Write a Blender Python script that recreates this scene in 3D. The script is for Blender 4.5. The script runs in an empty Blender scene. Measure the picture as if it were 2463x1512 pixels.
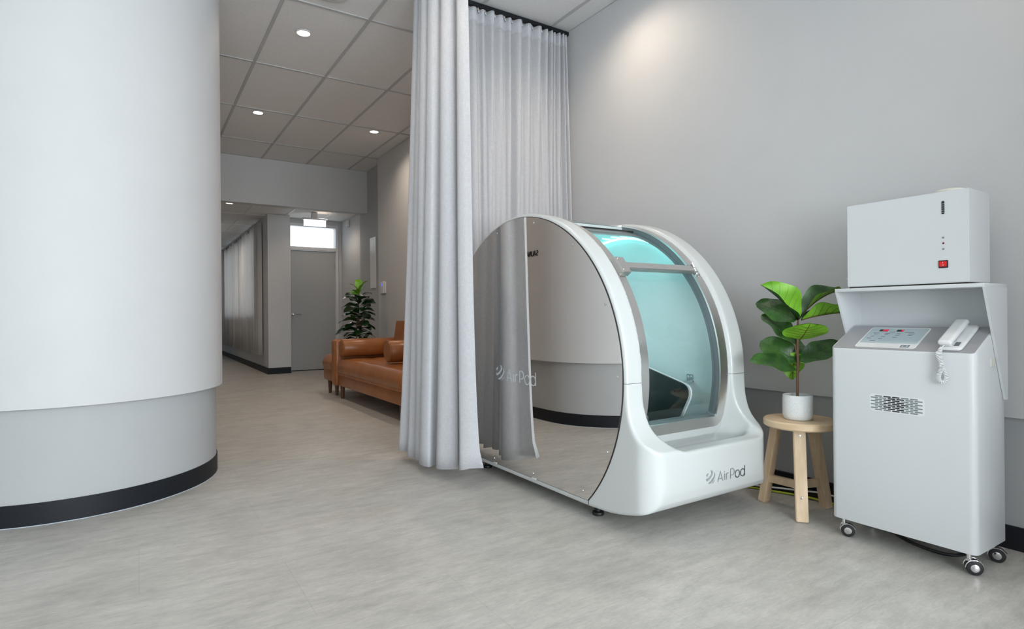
import bpy, bmesh, math, random
import numpy as np
from mathutils import Vector, Matrix
R = math.radians
PI = math.pi
random.seed(7)
C = bpy.context.scene.collection
scn = bpy.context.scene

# ------------------------------------------------------------------ camera
CAM_H = 0.92
cam_d = bpy.data.cameras.new('camera')
cam_d.sensor_fit = 'HORIZONTAL'; cam_d.sensor_width = 36.0
cam_d.lens = 1395.6 / 2463 * 36.0
cam_d.clip_start = 0.05; cam_d.clip_end = 200
cam = bpy.data.objects.new('camera', cam_d); C.objects.link(cam)
yaw, pitch, roll = R(32.887), R(0.033), R(-0.5)
fwd = Vector((math.sin(yaw)*math.cos(pitch), math.cos(yaw)*math.cos(pitch), math.sin(pitch)))
rt = fwd.cross(Vector((0, 0, 1))).normalized(); up = rt.cross(fwd)
r2 = rt*math.cos(roll) + up*math.sin(roll); u2 = up*math.cos(roll) - rt*math.sin(roll)
M = Matrix((r2, u2, -fwd)).transposed().to_4x4(); M.translation = (0, 0, CAM_H)
cam.matrix_world = M
scn.camera = cam

# ------------------------------------------------------------------ world, daylight, exposure
scn.view_settings.view_transform = 'Standard'
scn.view_settings.look = 'None'
scn.view_settings.gamma = 1.0
scn.view_settings.use_curve_mapping = False
scn.view_settings.exposure = 0.11
w = bpy.data.worlds.new('world'); scn.world = w; w.use_nodes = True
wn = w.node_tree.nodes; wl = w.node_tree.links
bg = wn['Background']
tc = wn.new('ShaderNodeTexCoord'); sep = wn.new('ShaderNodeSeparateXYZ'); rmp = wn.new('ShaderNodeValToRGB')
wl.new(tc.outputs['Generated'], sep.inputs[0]); wl.new(sep.outputs['Z'], rmp.inputs[0]); wl.new(rmp.outputs[0], bg.inputs[0])
rmp.color_ramp.elements[0].position = 0.0; rmp.color_ramp.elements[0].color = (0.90, 0.94, 1.0, 1)
rmp.color_ramp.elements[1].position = 0.6; rmp.color_ramp.elements[1].color = (0.74, 0.85, 1.0, 1)
bg.inputs[1].default_value = 2.6

def area(name, loc, rot, sx, sy, power, color, portal=False):
    l = bpy.data.lights.new(name, 'AREA'); l.shape = 'RECTANGLE'; l.size = sx; l.size_y = sy
    l.energy = power; l.color = color
    o = bpy.data.objects.new(name, l); C.objects.link(o); o.location = loc; o.rotation_euler = rot
    if portal: l.cycles.is_portal = True
    return o
# daylight entering through the shopfront glazing behind the viewpoint
area('shopfront_daylight', (0.30, -3.12, 1.60), (R(94), 0, 0), 3.5, 2.3, 178, (0.86, 0.94, 1.0))
area('ceiling_fill_lamp', (0.45, -3.10, 0.75), (R(135), 0, 0), 3.5, 0.9, 84, (0.92, 0.97, 1.0))  # added lamp tilted up to brighten the ceiling, standing in for pavement bounce

area('corridor_window_daylight', (1.93, 13.6, 1.7), (R(90), 0, R(90)), 5.6, 1.4, 16, (0.9, 0.95, 1.0))

def spot(name, loc, power, color=(1.0, 0.82, 0.66), size=R(150)):
    l = bpy.data.lights.new(name, 'SPOT'); l.energy = power; l.color = color; l.spot_size = size; l.spot_blend = 1.0
    l.shadow_soft_size = 0.05
    o = bpy.data.objects.new(name, l); C.objects.link(o); o.location = loc
    return o

# ------------------------------------------------------------------ materials
def mat(name, col, rough=0.5, metal=0.0, spec=0.5, coat=0.0, emit=None, estr=0.0, alpha=1.0):
    m = bpy.data.materials.new(name); m.use_nodes = True
    b = m.node_tree.nodes['Principled BSDF']
    b.inputs['Base Color'].default_value = (*col, 1)
    b.inputs['Roughness'].default_value = rough
    b.inputs['Metallic'].default_value = metal
    b.inputs['Specular IOR Level'].default_value = spec
    b.inputs['Coat Weight'].default_value = coat
    b.inputs['Coat Roughness'].default_value = 0.08
    if emit:
        b.inputs['Emission Color'].default_value = (*emit, 1); b.inputs['Emission Strength'].default_value = estr
    return m
def nodes(m): return m.node_tree.nodes, m.node_tree.links, m.node_tree.nodes['Principled BSDF']
def noise_color(m, c1, c2, scale, stretch=(1, 1, 1), detail=6, lo=0.35, hi=0.65, bump=0.0, bdist=0.002, nrough=0.6):
    n, l, b = nodes(m)
    tc = n.new('ShaderNodeTexCoord'); mp = n.new('ShaderNodeMapping'); nz = n.new('ShaderNodeTexNoise'); cr = n.new('ShaderNodeValToRGB')
    mp.inputs['Scale'].default_value = stretch
    nz.inputs['Scale'].default_value = scale; nz.inputs['Detail'].default_value = detail; nz.inputs['Roughness'].default_value = nrough
    l.new(tc.outputs['Object'], mp.inputs[0]); l.new(mp.outputs[0], nz.inputs['Vector']); l.new(nz.outputs[0], cr.inputs[0])
    cr.color_ramp.elements[0].position = lo; cr.color_ramp.elements[0].color = (*c1, 1)
    cr.color_ramp.elements[1].position = hi; cr.color_ramp.elements[1].color = (*c2, 1)
    l.new(cr.outputs[0], b.inputs['Base Color'])
    if bump:
        bp = n.new('ShaderNodeBump'); bp.inputs['Strength'].default_value = bump; bp.inputs['Distance'].default_value = bdist
        l.new(nz.outputs[0], bp.inputs['Height']); l.new(bp.outputs[0], b.inputs['Normal'])
    return cr, nz, mp

M_ = {}
M_['wall'] = mat('wall_paint', (0.60, 0.605, 0.61), 0.55, spec=0.3)
noise_color(M_['wall'], (0.595, 0.60, 0.605), (0.61, 0.615, 0.62), 3, bump=0.05, bdist=0.0005)
M_['wall_low'] = mat('lower_wall_paint', (0.50, 0.51, 0.515), 0.6, spec=0.3)
noise_color(M_['wall_low'], (0.43, 0.44, 0.445), (0.44, 0.45, 0.455), 3)
M_['ceil'] = mat('ceiling_tile', (0.78, 0.78, 0.78), 0.8, spec=0.2)
noise_color(M_['ceil'], (0.76, 0.76, 0.76), (0.80, 0.80, 0.80), 60)
M_['tbar'] = mat('ceiling_bar', (0.50, 0.51, 0.51), 0.6)
M_['white_paint'] = mat('white_paint', (0.72, 0.72, 0.72), 0.45)
M_['door'] = mat('door_paint', (0.42, 0.43, 0.43), 0.5)
M_['black'] = mat('black_skirting', (0.009, 0.011, 0.015), 0.5, spec=0.3)
M_['rubber'] = mat('black_rubber', (0.012, 0.012, 0.013), 0.45)
M_['line'] = mat('sealant', (0.45, 0.5, 0.56), 0.5)

def floor_mat():
    m = mat('vinyl_floor', (0.4, 0.38, 0.35), 0.42, spec=0.35)
    n, l, b = nodes(m)
    tc = n.new('ShaderNodeTexCoord')
    def nz(scale, st, det, rough=0.6):
        mp = n.new('ShaderNodeMapping'); mp.inputs['Scale'].default_value = st
        mp.inputs['Rotation'].default_value = (0, 0, R(0))
        x = n.new('ShaderNodeTexNoise'); x.inputs['Scale'].default_value = scale; x.inputs['Detail'].default_value = det; x.inputs['Roughness'].default_value = rough
        l.new(tc.outputs['Object'], mp.inputs[0]); l.new(mp.outputs[0], x.inputs['Vector']); return x
    a = nz(2.2, (1, 1.6, 1), 8, 0.65); c = nz(14, (0.5, 1.6, 1), 8, 0.7); d = nz(120, (0.35, 1.2, 1), 3, 0.6)
    def ramp(x, lo, hi, c1, c2):
        r = n.new('ShaderNodeValToRGB'); r.color_ramp.elements[0].position = lo; r.color_ramp.elements[1].position = hi
        r.color_ramp.elements[0].color = (*c1, 1); r.color_ramp.elements[1].color = (*c2, 1); l.new(x.outputs[0], r.inputs[0]); return r
    ra = ramp(a, 0.30, 0.70, (0.45, 0.43, 0.39), (0.575, 0.555, 0.515))
    rc = ramp(c, 0.28, 0.60, (0.78, 0.79, 0.80), (1.06, 1.06, 1.06))
    rd = ramp(d, 0.25, 0.75, (0.90, 0.90, 0.90), (1.08, 1.08, 1.08))
    m1 = n.new('ShaderNodeMix'); m1.data_type = 'RGBA'; m1.blend_type = 'MULTIPLY'; m1.inputs[0].default_value = 1
    m2 = n.new('ShaderNodeMix'); m2.data_type = 'RGBA'; m2.blend_type = 'MULTIPLY'; m2.inputs[0].default_value = 1
    l.new(ra.outputs[0], m1.inputs[6]); l.new(rc.outputs[0], m1.inputs[7]); l.new(m1.outputs[2], m2.inputs[6]); l.new(rd.outputs[0], m2.inputs[7])
    # faint joints between large vinyl tiles
    bk = n.new('ShaderNodeTexBrick'); bk.inputs['Scale'].default_value = 1.0; bk.inputs['Mortar Size'].default_value = 0.0016
    bk.inputs['Brick Width'].default_value = 0.92; bk.inputs['Row Height'].default_value = 0.46; bk.inputs['Mortar Smooth'].default_value = 0.3
    bk.offset = 0.5
    bk.inputs['Color1'].default_value = (1, 1, 1, 1); bk.inputs['Color2'].default_value = (0.975, 0.975, 0.975, 1); bk.inputs['Mortar'].default_value = (0.86, 0.86, 0.86, 1)
    l.new(tc.outputs['Object'], bk.inputs['Vector'])
    m3 = n.new('ShaderNodeMix'); m3.data_type = 'RGBA'; m3.blend_type = 'MULTIPLY'; m3.inputs[0].default_value = 1
    l.new(m2.outputs[2], m3.inputs[6]); l.new(bk.outputs['Color'], m3.inputs[7]); l.new(m3.outputs[2], b.inputs['Base Color'])
    bp = n.new('ShaderNodeBump'); bp.inputs['Strength'].default_value = 0.12; bp.inputs['Distance'].default_value = 0.001
    l.new(d.outputs[0], bp.inputs['Height']); l.new(bp.outputs[0], b.inputs['Normal'])
    return m
M_['floor'] = floor_mat()

def cloth_mat(name, c1, c2, transp, transl):
    m = bpy.data.materials.new(name); m.use_nodes = True
    n = m.node_tree.nodes; l = m.node_tree.links
    for x in list(n): n.remove(x)
    out = n.new('ShaderNodeOutputMaterial'); tc = n.new('ShaderNodeTexCoord')
    def weave(st, s):
        mp = n.new('ShaderNodeMapping'); mp.inputs['Scale'].default_value = st
        x = n.new('ShaderNodeTexNoise'); x.inputs['Scale'].default_value = s; x.inputs['Detail'].default_value = 3
        l.new(tc.outputs['Object'], mp.inputs[0]); l.new(mp.outputs[0], x.inputs['Vector']); return x
    a = weave((1, 1, 0.08), 420); b = weave((0.12, 0.12, 1), 420)
    ad = n.new('ShaderNodeMath'); ad.operation = 'ADD'; l.new(a.outputs[0], ad.inputs[0]); l.new(b.outputs[0], ad.inputs[1])
    cr = n.new('ShaderNodeValToRGB'); cr.color_ramp.elements[0].position = 0.6; cr.color_ramp.elements[1].position = 1.0
    sc = n.new('ShaderNodeMath'); sc.operation = 'MULTIPLY'; sc.inputs[1].default_value = 0.8
    l.new(ad.outputs[0], sc.inputs[0]); l.new(sc.outputs[0], cr.inputs[0])
    cr.color_ramp.elements[0].color = (*c1, 1); cr.color_ramp.elements[1].color = (*c2, 1)
    df = n.new('ShaderNodeBsdfDiffuse'); tl = n.new('ShaderNodeBsdfTranslucent'); tp = n.new('ShaderNodeBsdfTransparent')
    l.new(cr.outputs[0], df.inputs[0]); l.new(cr.outputs[0], tl.inputs[0])
    bp = n.new('ShaderNodeBump'); bp.inputs['Strength'].default_value = 0.25; bp.inputs['Distance'].default_value = 0.001
    l.new(ad.outputs[0], bp.inputs['Height']); l.new(bp.outputs[0], df.inputs['Normal'])
    m1 = n.new('ShaderNodeMixShader'); m1.inputs[0].default_value = transl; l.new(df.outputs[0], m1.inputs[1]); l.new(tl.outputs[0], m1.inputs[2])
    m2 = n.new('ShaderNodeMixShader'); m2.inputs[0].default_value = transp; l.new(m1.outputs[0], m2.inputs[1]); l.new(tp.outputs[0], m2.inputs[2])
    l.new(m2.outputs[0], out.inputs[0])
    return m
M_['curtain'] = cloth_mat('linen_curtain', (0.74, 0.745, 0.765), (0.85, 0.855, 0.875), 0.05, 0.48)
M_['tape'] = cloth_mat('curtain_heading', (0.66, 0.67, 0.70), (0.80, 0.81, 0.84), 0.0, 0.25)
M_['drape'] = cloth_mat('beige_drape', (0.66, 0.64, 0.62), (0.78, 0.76, 0.74), 0.03, 0.38)

def shell_mat():
    m = mat('white_gelcoat', (0.60, 0.62, 0.61), 0.28, spec=0.4, coat=0.25)
    n, l, b = nodes(m)
    g = n.new('ShaderNodeNewGeometry'); s = n.new('ShaderNodeSeparateXYZ'); l.new(g.outputs['Position'], s.inputs[0])
    a = n.new('ShaderNodeMath'); a.operation = 'SUBTRACT'; a.inputs[1].default_value = 0.630; l.new(s.outputs['Z'], a.inputs[0])
    ab = n.new('ShaderNodeMath'); ab.operation = 'ABSOLUTE'; l.new(a.outputs[0], ab.inputs[0])
    lt = n.new('ShaderNodeMath'); lt.operation = 'LESS_THAN'; lt.inputs[1].default_value = 0.0011; l.new(ab.outputs[0], lt.inputs[0])
    mx = n.new('ShaderNodeMix'); mx.data_type = 'RGBA'; l.new(lt.outputs[0], mx.inputs[0])
    mx.inputs[6].default_value = (0.60, 0.62, 0.61, 1); mx.inputs[7].default_value = (0.10, 0.10, 0.10, 1)
    l.new(mx.outputs[2], b.inputs['Base Color'])
    return m
M_['shell'] = shell_mat()
def brushed():
    m = mat('brushed_steel', (0.74, 0.72, 0.70), 0.30, metal=1.0)
    n, l, b = nodes(m)
    tc = n.new('ShaderNodeTexCoord'); mp = n.new('ShaderNodeMapping'); mp.inputs['Scale'].default_value = (1, 300, 300)
    nz = n.new('ShaderNodeTexNoise'); nz.inputs['Scale'].default_value = 8; nz.inputs['Detail'].default_value = 3
    l.new(tc.outputs['Object'], mp.inputs[0]); l.new(mp.outputs[0], nz.inputs['Vector'])
    mr = n.new('ShaderNodeMapRange'); mr.inputs[3].default_value = 0.29; mr.inputs[4].default_value = 0.34
    l.new(nz.outputs[0], mr.inputs[0]); l.new(mr.outputs[0], b.inputs['Roughness'])
    return m
M_['steel'] = brushed()
M_['chrome'] = mat('chrome', (0.75, 0.75, 0.76), 0.12, metal=1.0)
M_['silver'] = mat('silver_lettering', (0.40, 0.43, 0.45), 0.35, metal=0.3)
M_['darksilver'] = mat('dark_silver_lettering', (0.13, 0.14, 0.15), 0.35, metal=0.5)
M_['frost'] = mat('frosted_lettering', (0.50, 0.53, 0.56), 0.6, metal=0.0)
M_['mirror'] = mat('bronze_mirror', (0.80, 0.78, 0.75), 0.0, metal=1.0)
M_['gap'] = mat('dark_gap', (0.02, 0.018, 0.016), 0.5)
M_['panel_in'] = mat('interior_panel', (0.64, 0.73, 0.73), 0.35)
M_['lining'] = mat('interior_lining', (0.13, 0.15, 0.16), 0.4)
M_['ceil_in'] = mat('interior_top', (0.45, 0.60, 0.62), 0.4)
M_['led'] = mat('led_strip', (0.5, 1, 1), 0.4, emit=(0.25, 1.0, 1.0), estr=4.5)
M_['smoke'] = mat('smoked_acrylic', (0.010, 0.022, 0.022), 0.12)
M_['cushion'] = mat('grey_cushion', (0.22, 0.22, 0.22), 0.6)
M_['machine'] = mat('cabinet_powder_coat', (0.66, 0.68, 0.69), 0.38, spec=0.4)
M_['machine_top'] = mat('grey_console_top', (0.36, 0.36, 0.375), 0.35)
M_['plastic'] = mat('white_plastic', (0.78, 0.79, 0.79), 0.28)
M_['cream'] = mat('cream_plastic', (0.70, 0.69, 0.62), 0.4)
M_['panel_blue'] = mat('control_overlay', (0.46, 0.55, 0.58), 0.4)
M_['ink'] = mat('printed_ink', (0.14, 0.16, 0.18), 0.5)
M_['disp'] = mat('display_window', (0.012, 0.014, 0.014), 0.15)
M_['digit'] = mat('red_segments', (0.5, 0.0, 0.05), 0.4, emit=(1.0, 0.01, 0.08), estr=1.2)
M_['pink'] = mat('pink_indicator', (0.85, 0.55, 0.62), 0.4)
M_['red'] = mat('red_rocker', (0.75, 0.02, 0.02), 0.3)
M_['redled'] = mat('red_lens', (0.22, 0.005, 0.01), 0.2)
M_['hole'] = mat('dark_interior', (0.025, 0.026, 0.028), 0.7)
M_['grille'] = mat('grey_mesh_backing', (0.22, 0.25, 0.26), 0.6)
M_['wood'] = mat('pale_pine', (0.66, 0.49, 0.31), 0.5)
noise_color(M_['wood'], (0.58, 0.42, 0.26), (0.72, 0.55, 0.37), 30, (1, 1, 0.07), 4, bump=0.05)
M_['wood_top'] = mat('pale_pine_top', (0.66, 0.49, 0.31), 0.5)
noise_color(M_['wood_top'], (0.60, 0.43, 0.26), (0.72, 0.54, 0.36), 30, (1, 0.07, 1), 4, bump=0.05)
M_['pot'] = mat('speckled_pot', (0.72, 0.72, 0.70), 0.6)
noise_color(M_['pot'], (0.45, 0.45, 0.45), (0.74, 0.74, 0.73), 260, lo=0.28, hi=0.42, detail=2)
M_['soil'] = mat('soil', (0.05, 0.04, 0.03), 0.9)
M_['stem'] = mat('brown_stem', (0.17, 0.085, 0.05), 0.6)
M_['leaf_top'] = mat('leaf_upper_side', (0.03, 0.09, 0.02), 0.35)
noise_color(M_['leaf_top'], (0.018, 0.062, 0.014), (0.055, 0.15, 0.03), 14, detail=3)
def leaf_under():
    m = mat('leaf_under_side', (0.20, 0.48, 0.03), 0.45)  # underside green, with the backlit lime glow put into the colour
    noise_color(m, (0.14, 0.38, 0.015), (0.23, 0.52, 0.035), 12, detail=3)
    return m
M_['leaf_under'] = leaf_under()
M_['leaf_dark'] = mat('leaf_dark_gloss', (0.010, 0.034, 0.010), 0.22)
noise_color(M_['leaf_dark'], (0.006, 0.022, 0.008), (0.016, 0.048, 0.014), 14, detail=3)
M_['leaf_mid'] = mat('leaf_mid_green', (0.03, 0.09, 0.015), 0.35)
M_['vein'] = mat('leaf_vein', (0.13, 0.06, 0.03), 0.5)
M_['vein_dark'] = mat('leaf_vein_dark', (0.05, 0.085, 0.025), 0.5)
M_['leather'] = mat('tan_leather', (0.33, 0.125, 0.045), 0.33, spec=0.5)
noise_color(M_['leather'], (0.29, 0.102, 0.028), (0.38, 0.140, 0.042), 6, bump=0.1, bdist=0.003)
M_['walnut'] = mat('walnut_leg', (0.10, 0.04, 0.02), 0.35)
M_['glow'] = mat('downlight_lens', (1, 1, 1), 0.5, emit=(1.0, 0.93, 0.84), estr=16)
M_['exitlit'] = mat('lit_sign_box', (1, 1, 1), 0.4, emit=(0.93, 0.97, 1.0), estr=1.3)
M_['yellow'] = mat('yellow_green_cable', (0.45, 0.50, 0.04), 0.45)
M_['lcd'] = mat('blue_lcd', (0.05, 0.1, 0.7), 0.3, emit=(0.10, 0.18, 1.0), estr=0.8)
M_['pave'] = mat('pavement', (0.30, 0.30, 0.29), 0.8)
M_['alu'] = mat('dark_aluminium', (0.05, 0.05, 0.055), 0.4, metal=0.6)

def thin_glass(name, tint, refl=0.03):
    m = bpy.data.materials.new(name); m.use_nodes = True
    n = m.node_tree.nodes; l = m.node_tree.links
    for x in list(n): n.remove(x)
    out = n.new('ShaderNodeOutputMaterial'); g = n.new('ShaderNodeBsdfGlossy'); t = n.new('ShaderNodeBsdfTransparent'); f = n.new('ShaderNodeLayerWeight'); f.inputs[0].default_value = 0.5; pw = n.new('ShaderNodeMath'); pw.operation = 'POWER'; pw.inputs[1].default_value = 4.0; mr = n.new('ShaderNodeMapRange'); mr.inputs[3].default_value = refl; mr.inputs[4].default_value = 0.7
    g.inputs['Roughness'].default_value = 0.02; t.inputs[0].default_value = (*tint, 1); l.new(f.outputs['Facing'], pw.inputs[0]); l.new(pw.outputs[0], mr.inputs[0])
    mx = n.new('ShaderNodeMixShader'); l.new(mr.outputs[0], mx.inputs[0]); l.new(t.outputs[0], mx.inputs[1]); l.new(g.outputs[0], mx.inputs[2]); l.new(mx.outputs[0], out.inputs[0])
    return m
M_['acrylic'] = thin_glass('clear_acrylic', (0.95, 0.985, 0.985))
M_['glass'] = thin_glass('window_glass', (0.96, 0.98, 0.98))

# ------------------------------------------------------------------ builders
def setp(o, label=None, cat=None, group=None, kind=None):
    if label: o['label'] = label
    if cat: o['category'] = cat
    if group: o['group'] = group
    if kind: o['kind'] = kind
    return o
def thing(name, label, cat, loc, group=None):
    o = bpy.data.objects.new(name, None); C.objects.link(o); o.location = loc; o.empty_display_size = 0.1
    return setp(o, label, cat, group)
def rootloc(p):
    v = Vector((0, 0, 0))
    while p: v += Vector(p.location); p = p.parent
    return v
def finish(name, bm, mats, parent=None, smooth=True, angle=40, origin=None):
    me = bpy.data.meshes.new(name)
    bmesh.ops.recalc_face_normals(bm, faces=bm.faces)
    off = rootloc(parent) if parent else (Vector(origin) if origin is not None else Vector((0, 0, 0)))
    for v in bm.verts: v.co -= off
    bm.to_mesh(me); bm.free()
    for m in (mats if isinstance(mats, (list, tuple)) else [mats]): me.materials.append(M_[m] if isinstance(m, str) else m)
    o = bpy.data.objects.new(name, me); C.objects.link(o)
    if smooth:
        me.polygons.foreach_set('use_smooth', [True]*len(me.polygons))
        me.set_sharp_from_angle(angle=R(angle))
    if parent: o.parent = parent
    else: o.location = off
    return o
def struct(name, bm, mats, parent=None, **k):
    o = finish(name, bm, mats, parent, **k)
    if parent is None: o['kind'] = 'structure'
    return o
def nb(): return bmesh.new()
def box(bm, x0, x1, y0, y1, z0, z1, bev=0.0, seg=2, mi=0):
    vs = [bm.verts.new(p) for p in ((x0, y0, z0), (x1, y0, z0), (x1, y1, z0), (x0, y1, z0), (x0, y0, z1), (x1, y0, z1), (x1, y1, z1), (x0, y1, z1))]
    fs = [bm.faces.new([vs[i] for i in q]) for q in ((3, 2, 1, 0), (4, 5, 6, 7), (0, 1, 5, 4), (1, 2, 6, 5), (2, 3, 7, 6), (3, 0, 4, 7))]
    for f in fs: f.material_index = mi
    if bev > 0:
        es = list({e for f in fs for e in f.edges})
        bmesh.ops.bevel(bm, geom=es, offset=bev, segments=seg, profile=0.5, affect='EDGES', clamp_overlap=True)
    return fs
def prism(bm, pts, axis, a0, a1, bev=0.0, seg=2, mi=0):
    """extrude a closed 2D outline along an axis; pts are the two other coordinates in x,y,z order"""
    def mk(p, a):
        if axis == 'x': return (a, p[0], p[1])
        if axis == 'y': return (p[0], a, p[1])
        return (p[0], p[1], a)
    A = [bm.verts.new(mk(p, a0)) for p in pts]; B = [bm.verts.new(mk(p, a1)) for p in pts]
    n = len(pts); fs = [bm.faces.new(A), bm.faces.new(B[::-1])]
    for i in range(n): fs.append(bm.faces.new([A[i], B[i], B[(i+1) % n], A[(i+1) % n]]))
    for f in fs: f.material_index = mi
    if bev > 0:
        es = list({e for f in fs for e in f.edges if len(e.link_faces) == 2 and e.calc_face_angle(0) > R(25)})
        bmesh.ops.bevel(bm, geom=es, offset=bev, segments=seg, profile=0.5, affect='EDGES', clamp_overlap=True)
    return fs
def frame_of(d):
    d = d.normalized(); a = Vector((0, 0, 1)) if abs(d.z) < 0.9 else Vector((1, 0, 0))
    u = d.cross(a).normalized(); return u, d.cross(u).normalized()
def tube(bm, pts, rad, seg=10, caps=True, mi=0, closed=False):
    pts = [Vector(p) for p in pts]; n = len(pts); rings = []
    rads = rad if isinstance(rad, (list, tuple)) else [rad]*n
    pu = None
    for i, p in enumerate(pts):
        if closed: d = pts[(i+1) % n] - pts[i-1]
        else: d = pts[min(i+1, n-1)] - pts[max(i-1, 0)]
        d.normalize()
        if pu is None: u, v = frame_of(d)
        else:
            u = (pu - d*pu.dot(d)).normalized(); v = d.cross(u)
        pu = u
        rings.append([bm.verts.new(p + (u*math.cos(2*PI*k/seg) + v*math.sin(2*PI*k/seg))*rads[i]) for k in range(seg)])
    m = n if closed else n-1
    for i in range(m):
        a = rings[i]; b = rings[(i+1) % n]
        for k in range(seg):
            f = bm.faces.new([a[k], a[(k+1) % seg], b[(k+1) % seg], b[k]]); f.material_index = mi
    if caps and not closed:
        for r_ in (rings[0][::-1], rings[-1]):
            f = bm.faces.new(r_); f.material_index = mi
def lathe(bm, prof, c, seg=32, axis=(0, 0, 1), mi=0):
    """prof: list of (radius, height) along axis from c"""
    ax = Vector(axis).normalized(); u, v = frame_of(ax); c = Vector(c); rings = []
    for r_, h in prof:
        if r_ < 1e-6: rings.append([bm.verts.new(c + ax*h)])
        else: rings.append([bm.verts.new(c + ax*h + (u*math.cos(2*PI*k/seg) + v*math.sin(2*PI*k/seg))*r_) for k in range(seg)])
    for a, b in zip(rings, rings[1:]):
        for k in range(seg):
            if len(a) == 1 and len(b) == 1: continue
            if len(a) == 1: q = [a[0], b[k], b[(k+1) % seg]]
            elif len(b) == 1: q = [a[k], b[0], a[(k+1) % seg]]
            else: q = [a[k], b[k], b[(k+1) % seg], a[(k+1) % seg]]
            f = bm.faces.new(q); f.material_index = mi
    for r_, rev in ((rings[0], 1), (rings[-1], 0)):
        if len(r_) > 2:
            f = bm.faces.new(r_[::-1] if rev else r_); f.material_index = mi
def rrect(x0, x1, y0, y1, r_, n=6):
    out = []
    for cx, cy, a0 in ((x1-r_, y1-r_, 0), (x0+r_, y1-r_, 90), (x0+r_, y0+r_, 180), (x1-r_, y0+r_, 270)):
        for k in range(n+1): a = R(a0+90*k/n); out.append((cx+r_*math.cos(a), cy+r_*math.sin(a)))
    return out
def oprism(bm, pts2, o, u, v, h, mi=0):
    """flat outline in an oriented plane, raised by h along u x v"""
    o, u, v = Vector(o), Vector(u).normalized(), Vector(v).normalized(); w_ = u.cross(v)
    A = [bm.verts.new(o+u*p[0]+v*p[1]) for p in pts2]; B = [bm.verts.new(o+u*p[0]+v*p[1]+w_*h) for p in pts2]
    n = len(pts2); fs = [bm.faces.new(A[::-1]), bm.faces.new(B)]
    for i in range(n): fs.append(bm.faces.new([A[i], A[(i+1) % n], B[(i+1) % n], B[i]]))
    for f in fs: f.material_index = mi
def ribbon(bm, pts, t, o, u, v, h, mi=0):
    """stroke of thickness t along a 2D polyline"""
    n = len(pts); L_ = []; R_ = []
    for i in range(n):
        a = Vector(pts[max(i-1, 0)]); b = Vector(pts[min(i+1, n-1)])
        if i == 0: a = Vector(pts[0])
        closed = (Vector(pts[0])-Vector(pts[-1])).length < 1e-6
        if closed and i in (0, n-1): a = Vector(pts[n-2]); b = Vector(pts[1])
        d = (b-a).normalized(); nrm = Vector((-d.y, d.x)); p = Vector(pts[i])
        k = 1.0
        if 0 < i < n-1:
            d1 = (p-Vector(pts[i-1])).normalized(); k = 1/max(0.5, abs(nrm.dot(Vector((-d1.y, d1.x)))))
        L_.append(p+nrm*t/2*k); R_.append(p-nrm*t/2*k)
    o, u, v = Vector(o), Vector(u).normalized(), Vector(v).normalized(); w_ = u.cross(v)
    q = [[bm.verts.new(o+u*p.x+v*p.y+w_*hh) for p in P_] for P_, hh in ((R_, 0), (L_, 0), (L_, h), (R_, h))]
    for i in range(n-1):
        for k in range(4):
            f = bm.faces.new([q[k][i], q[(k+1) % 4][i], q[(k+1) % 4][i+1], q[k][i+1]]); f.material_index = mi
    for i in (0, n-1): f = bm.faces.new([q[k][i] for k in range(4)]); f.material_index = mi
def arc2(cx, cy, rx, ry, a0, a1, n=14): return [(cx+rx*math.cos(R(a0+(a1-a0)*k/n)), cy+ry*math.sin(R(a0+(a1-a0)*k/n))) for k in range(n+1)]
GLY = {
 'A': [[(0, 0), (0.40, 1), (0.80, 0)], [(0.13, 0.27), (0.67, 0.27)]],
 'i': [[(0, 0), (0, 0.66)], [(0, 0.84), (0, 0.93)]],
 'r': [[(0, 0), (0, 0.66)], [(0, 0.40)] + arc2(0.30, 0.40, 0.30, 0.26, 180, 85, 6)],
 'P': [[(0, 0), (0, 1.0)], [(0, 1.0), (0.30, 1.0)] + arc2(0.30, 0.68, 0.32, 0.32, 90, -90, 10) + [(0, 0.36)]],
 'o': [arc2(0.35, 0.35, 0.35, 0.38, 0, 360, 24)],
 'd': [arc2(0.35, 0.35, 0.35, 0.38, 0, 360, 24), [(0.70, -0.03), (0.70, 1.06)]],
 'S': [arc2(0.33, 0.74, 0.28, 0.24, 35, 270, 10)[:] + arc2(0.33, 0.26, 0.30, 0.24, 90, -145, 10)[1:]],
 'U': [[(0, 1), (0, 0.32)] + arc2(0.33, 0.32, 0.33, 0.32, 180, 360, 10)[1:] + [(0.66, 1)]],
 'N': [[(0, 0), (0, 1)], [(0, 1), (0.66, 0)], [(0.66, 0), (0.66, 1)]],
 'R': [[(0, 0), (0, 1)], [(0, 1.0), (0.30, 1.0)] + arc2(0.30, 0.75, 0.27, 0.25, 90, -90, 8) + [(0, 0.5)], [(0.28, 0.5), (0.6, 0)]],
}
def letters(bm, s, xs, t, scale, o, u, v, h, mis=None):
    for j, (ch, x) in enumerate(zip(s, xs)):
        for k, st in enumerate(GLY[ch]):
            ribbon(bm, [((x+p[0])*scale, p[1]*scale) for p in st], t*scale, o, u, v, h*(1+0.25*k), (mis[j] if mis else 0))
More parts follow.
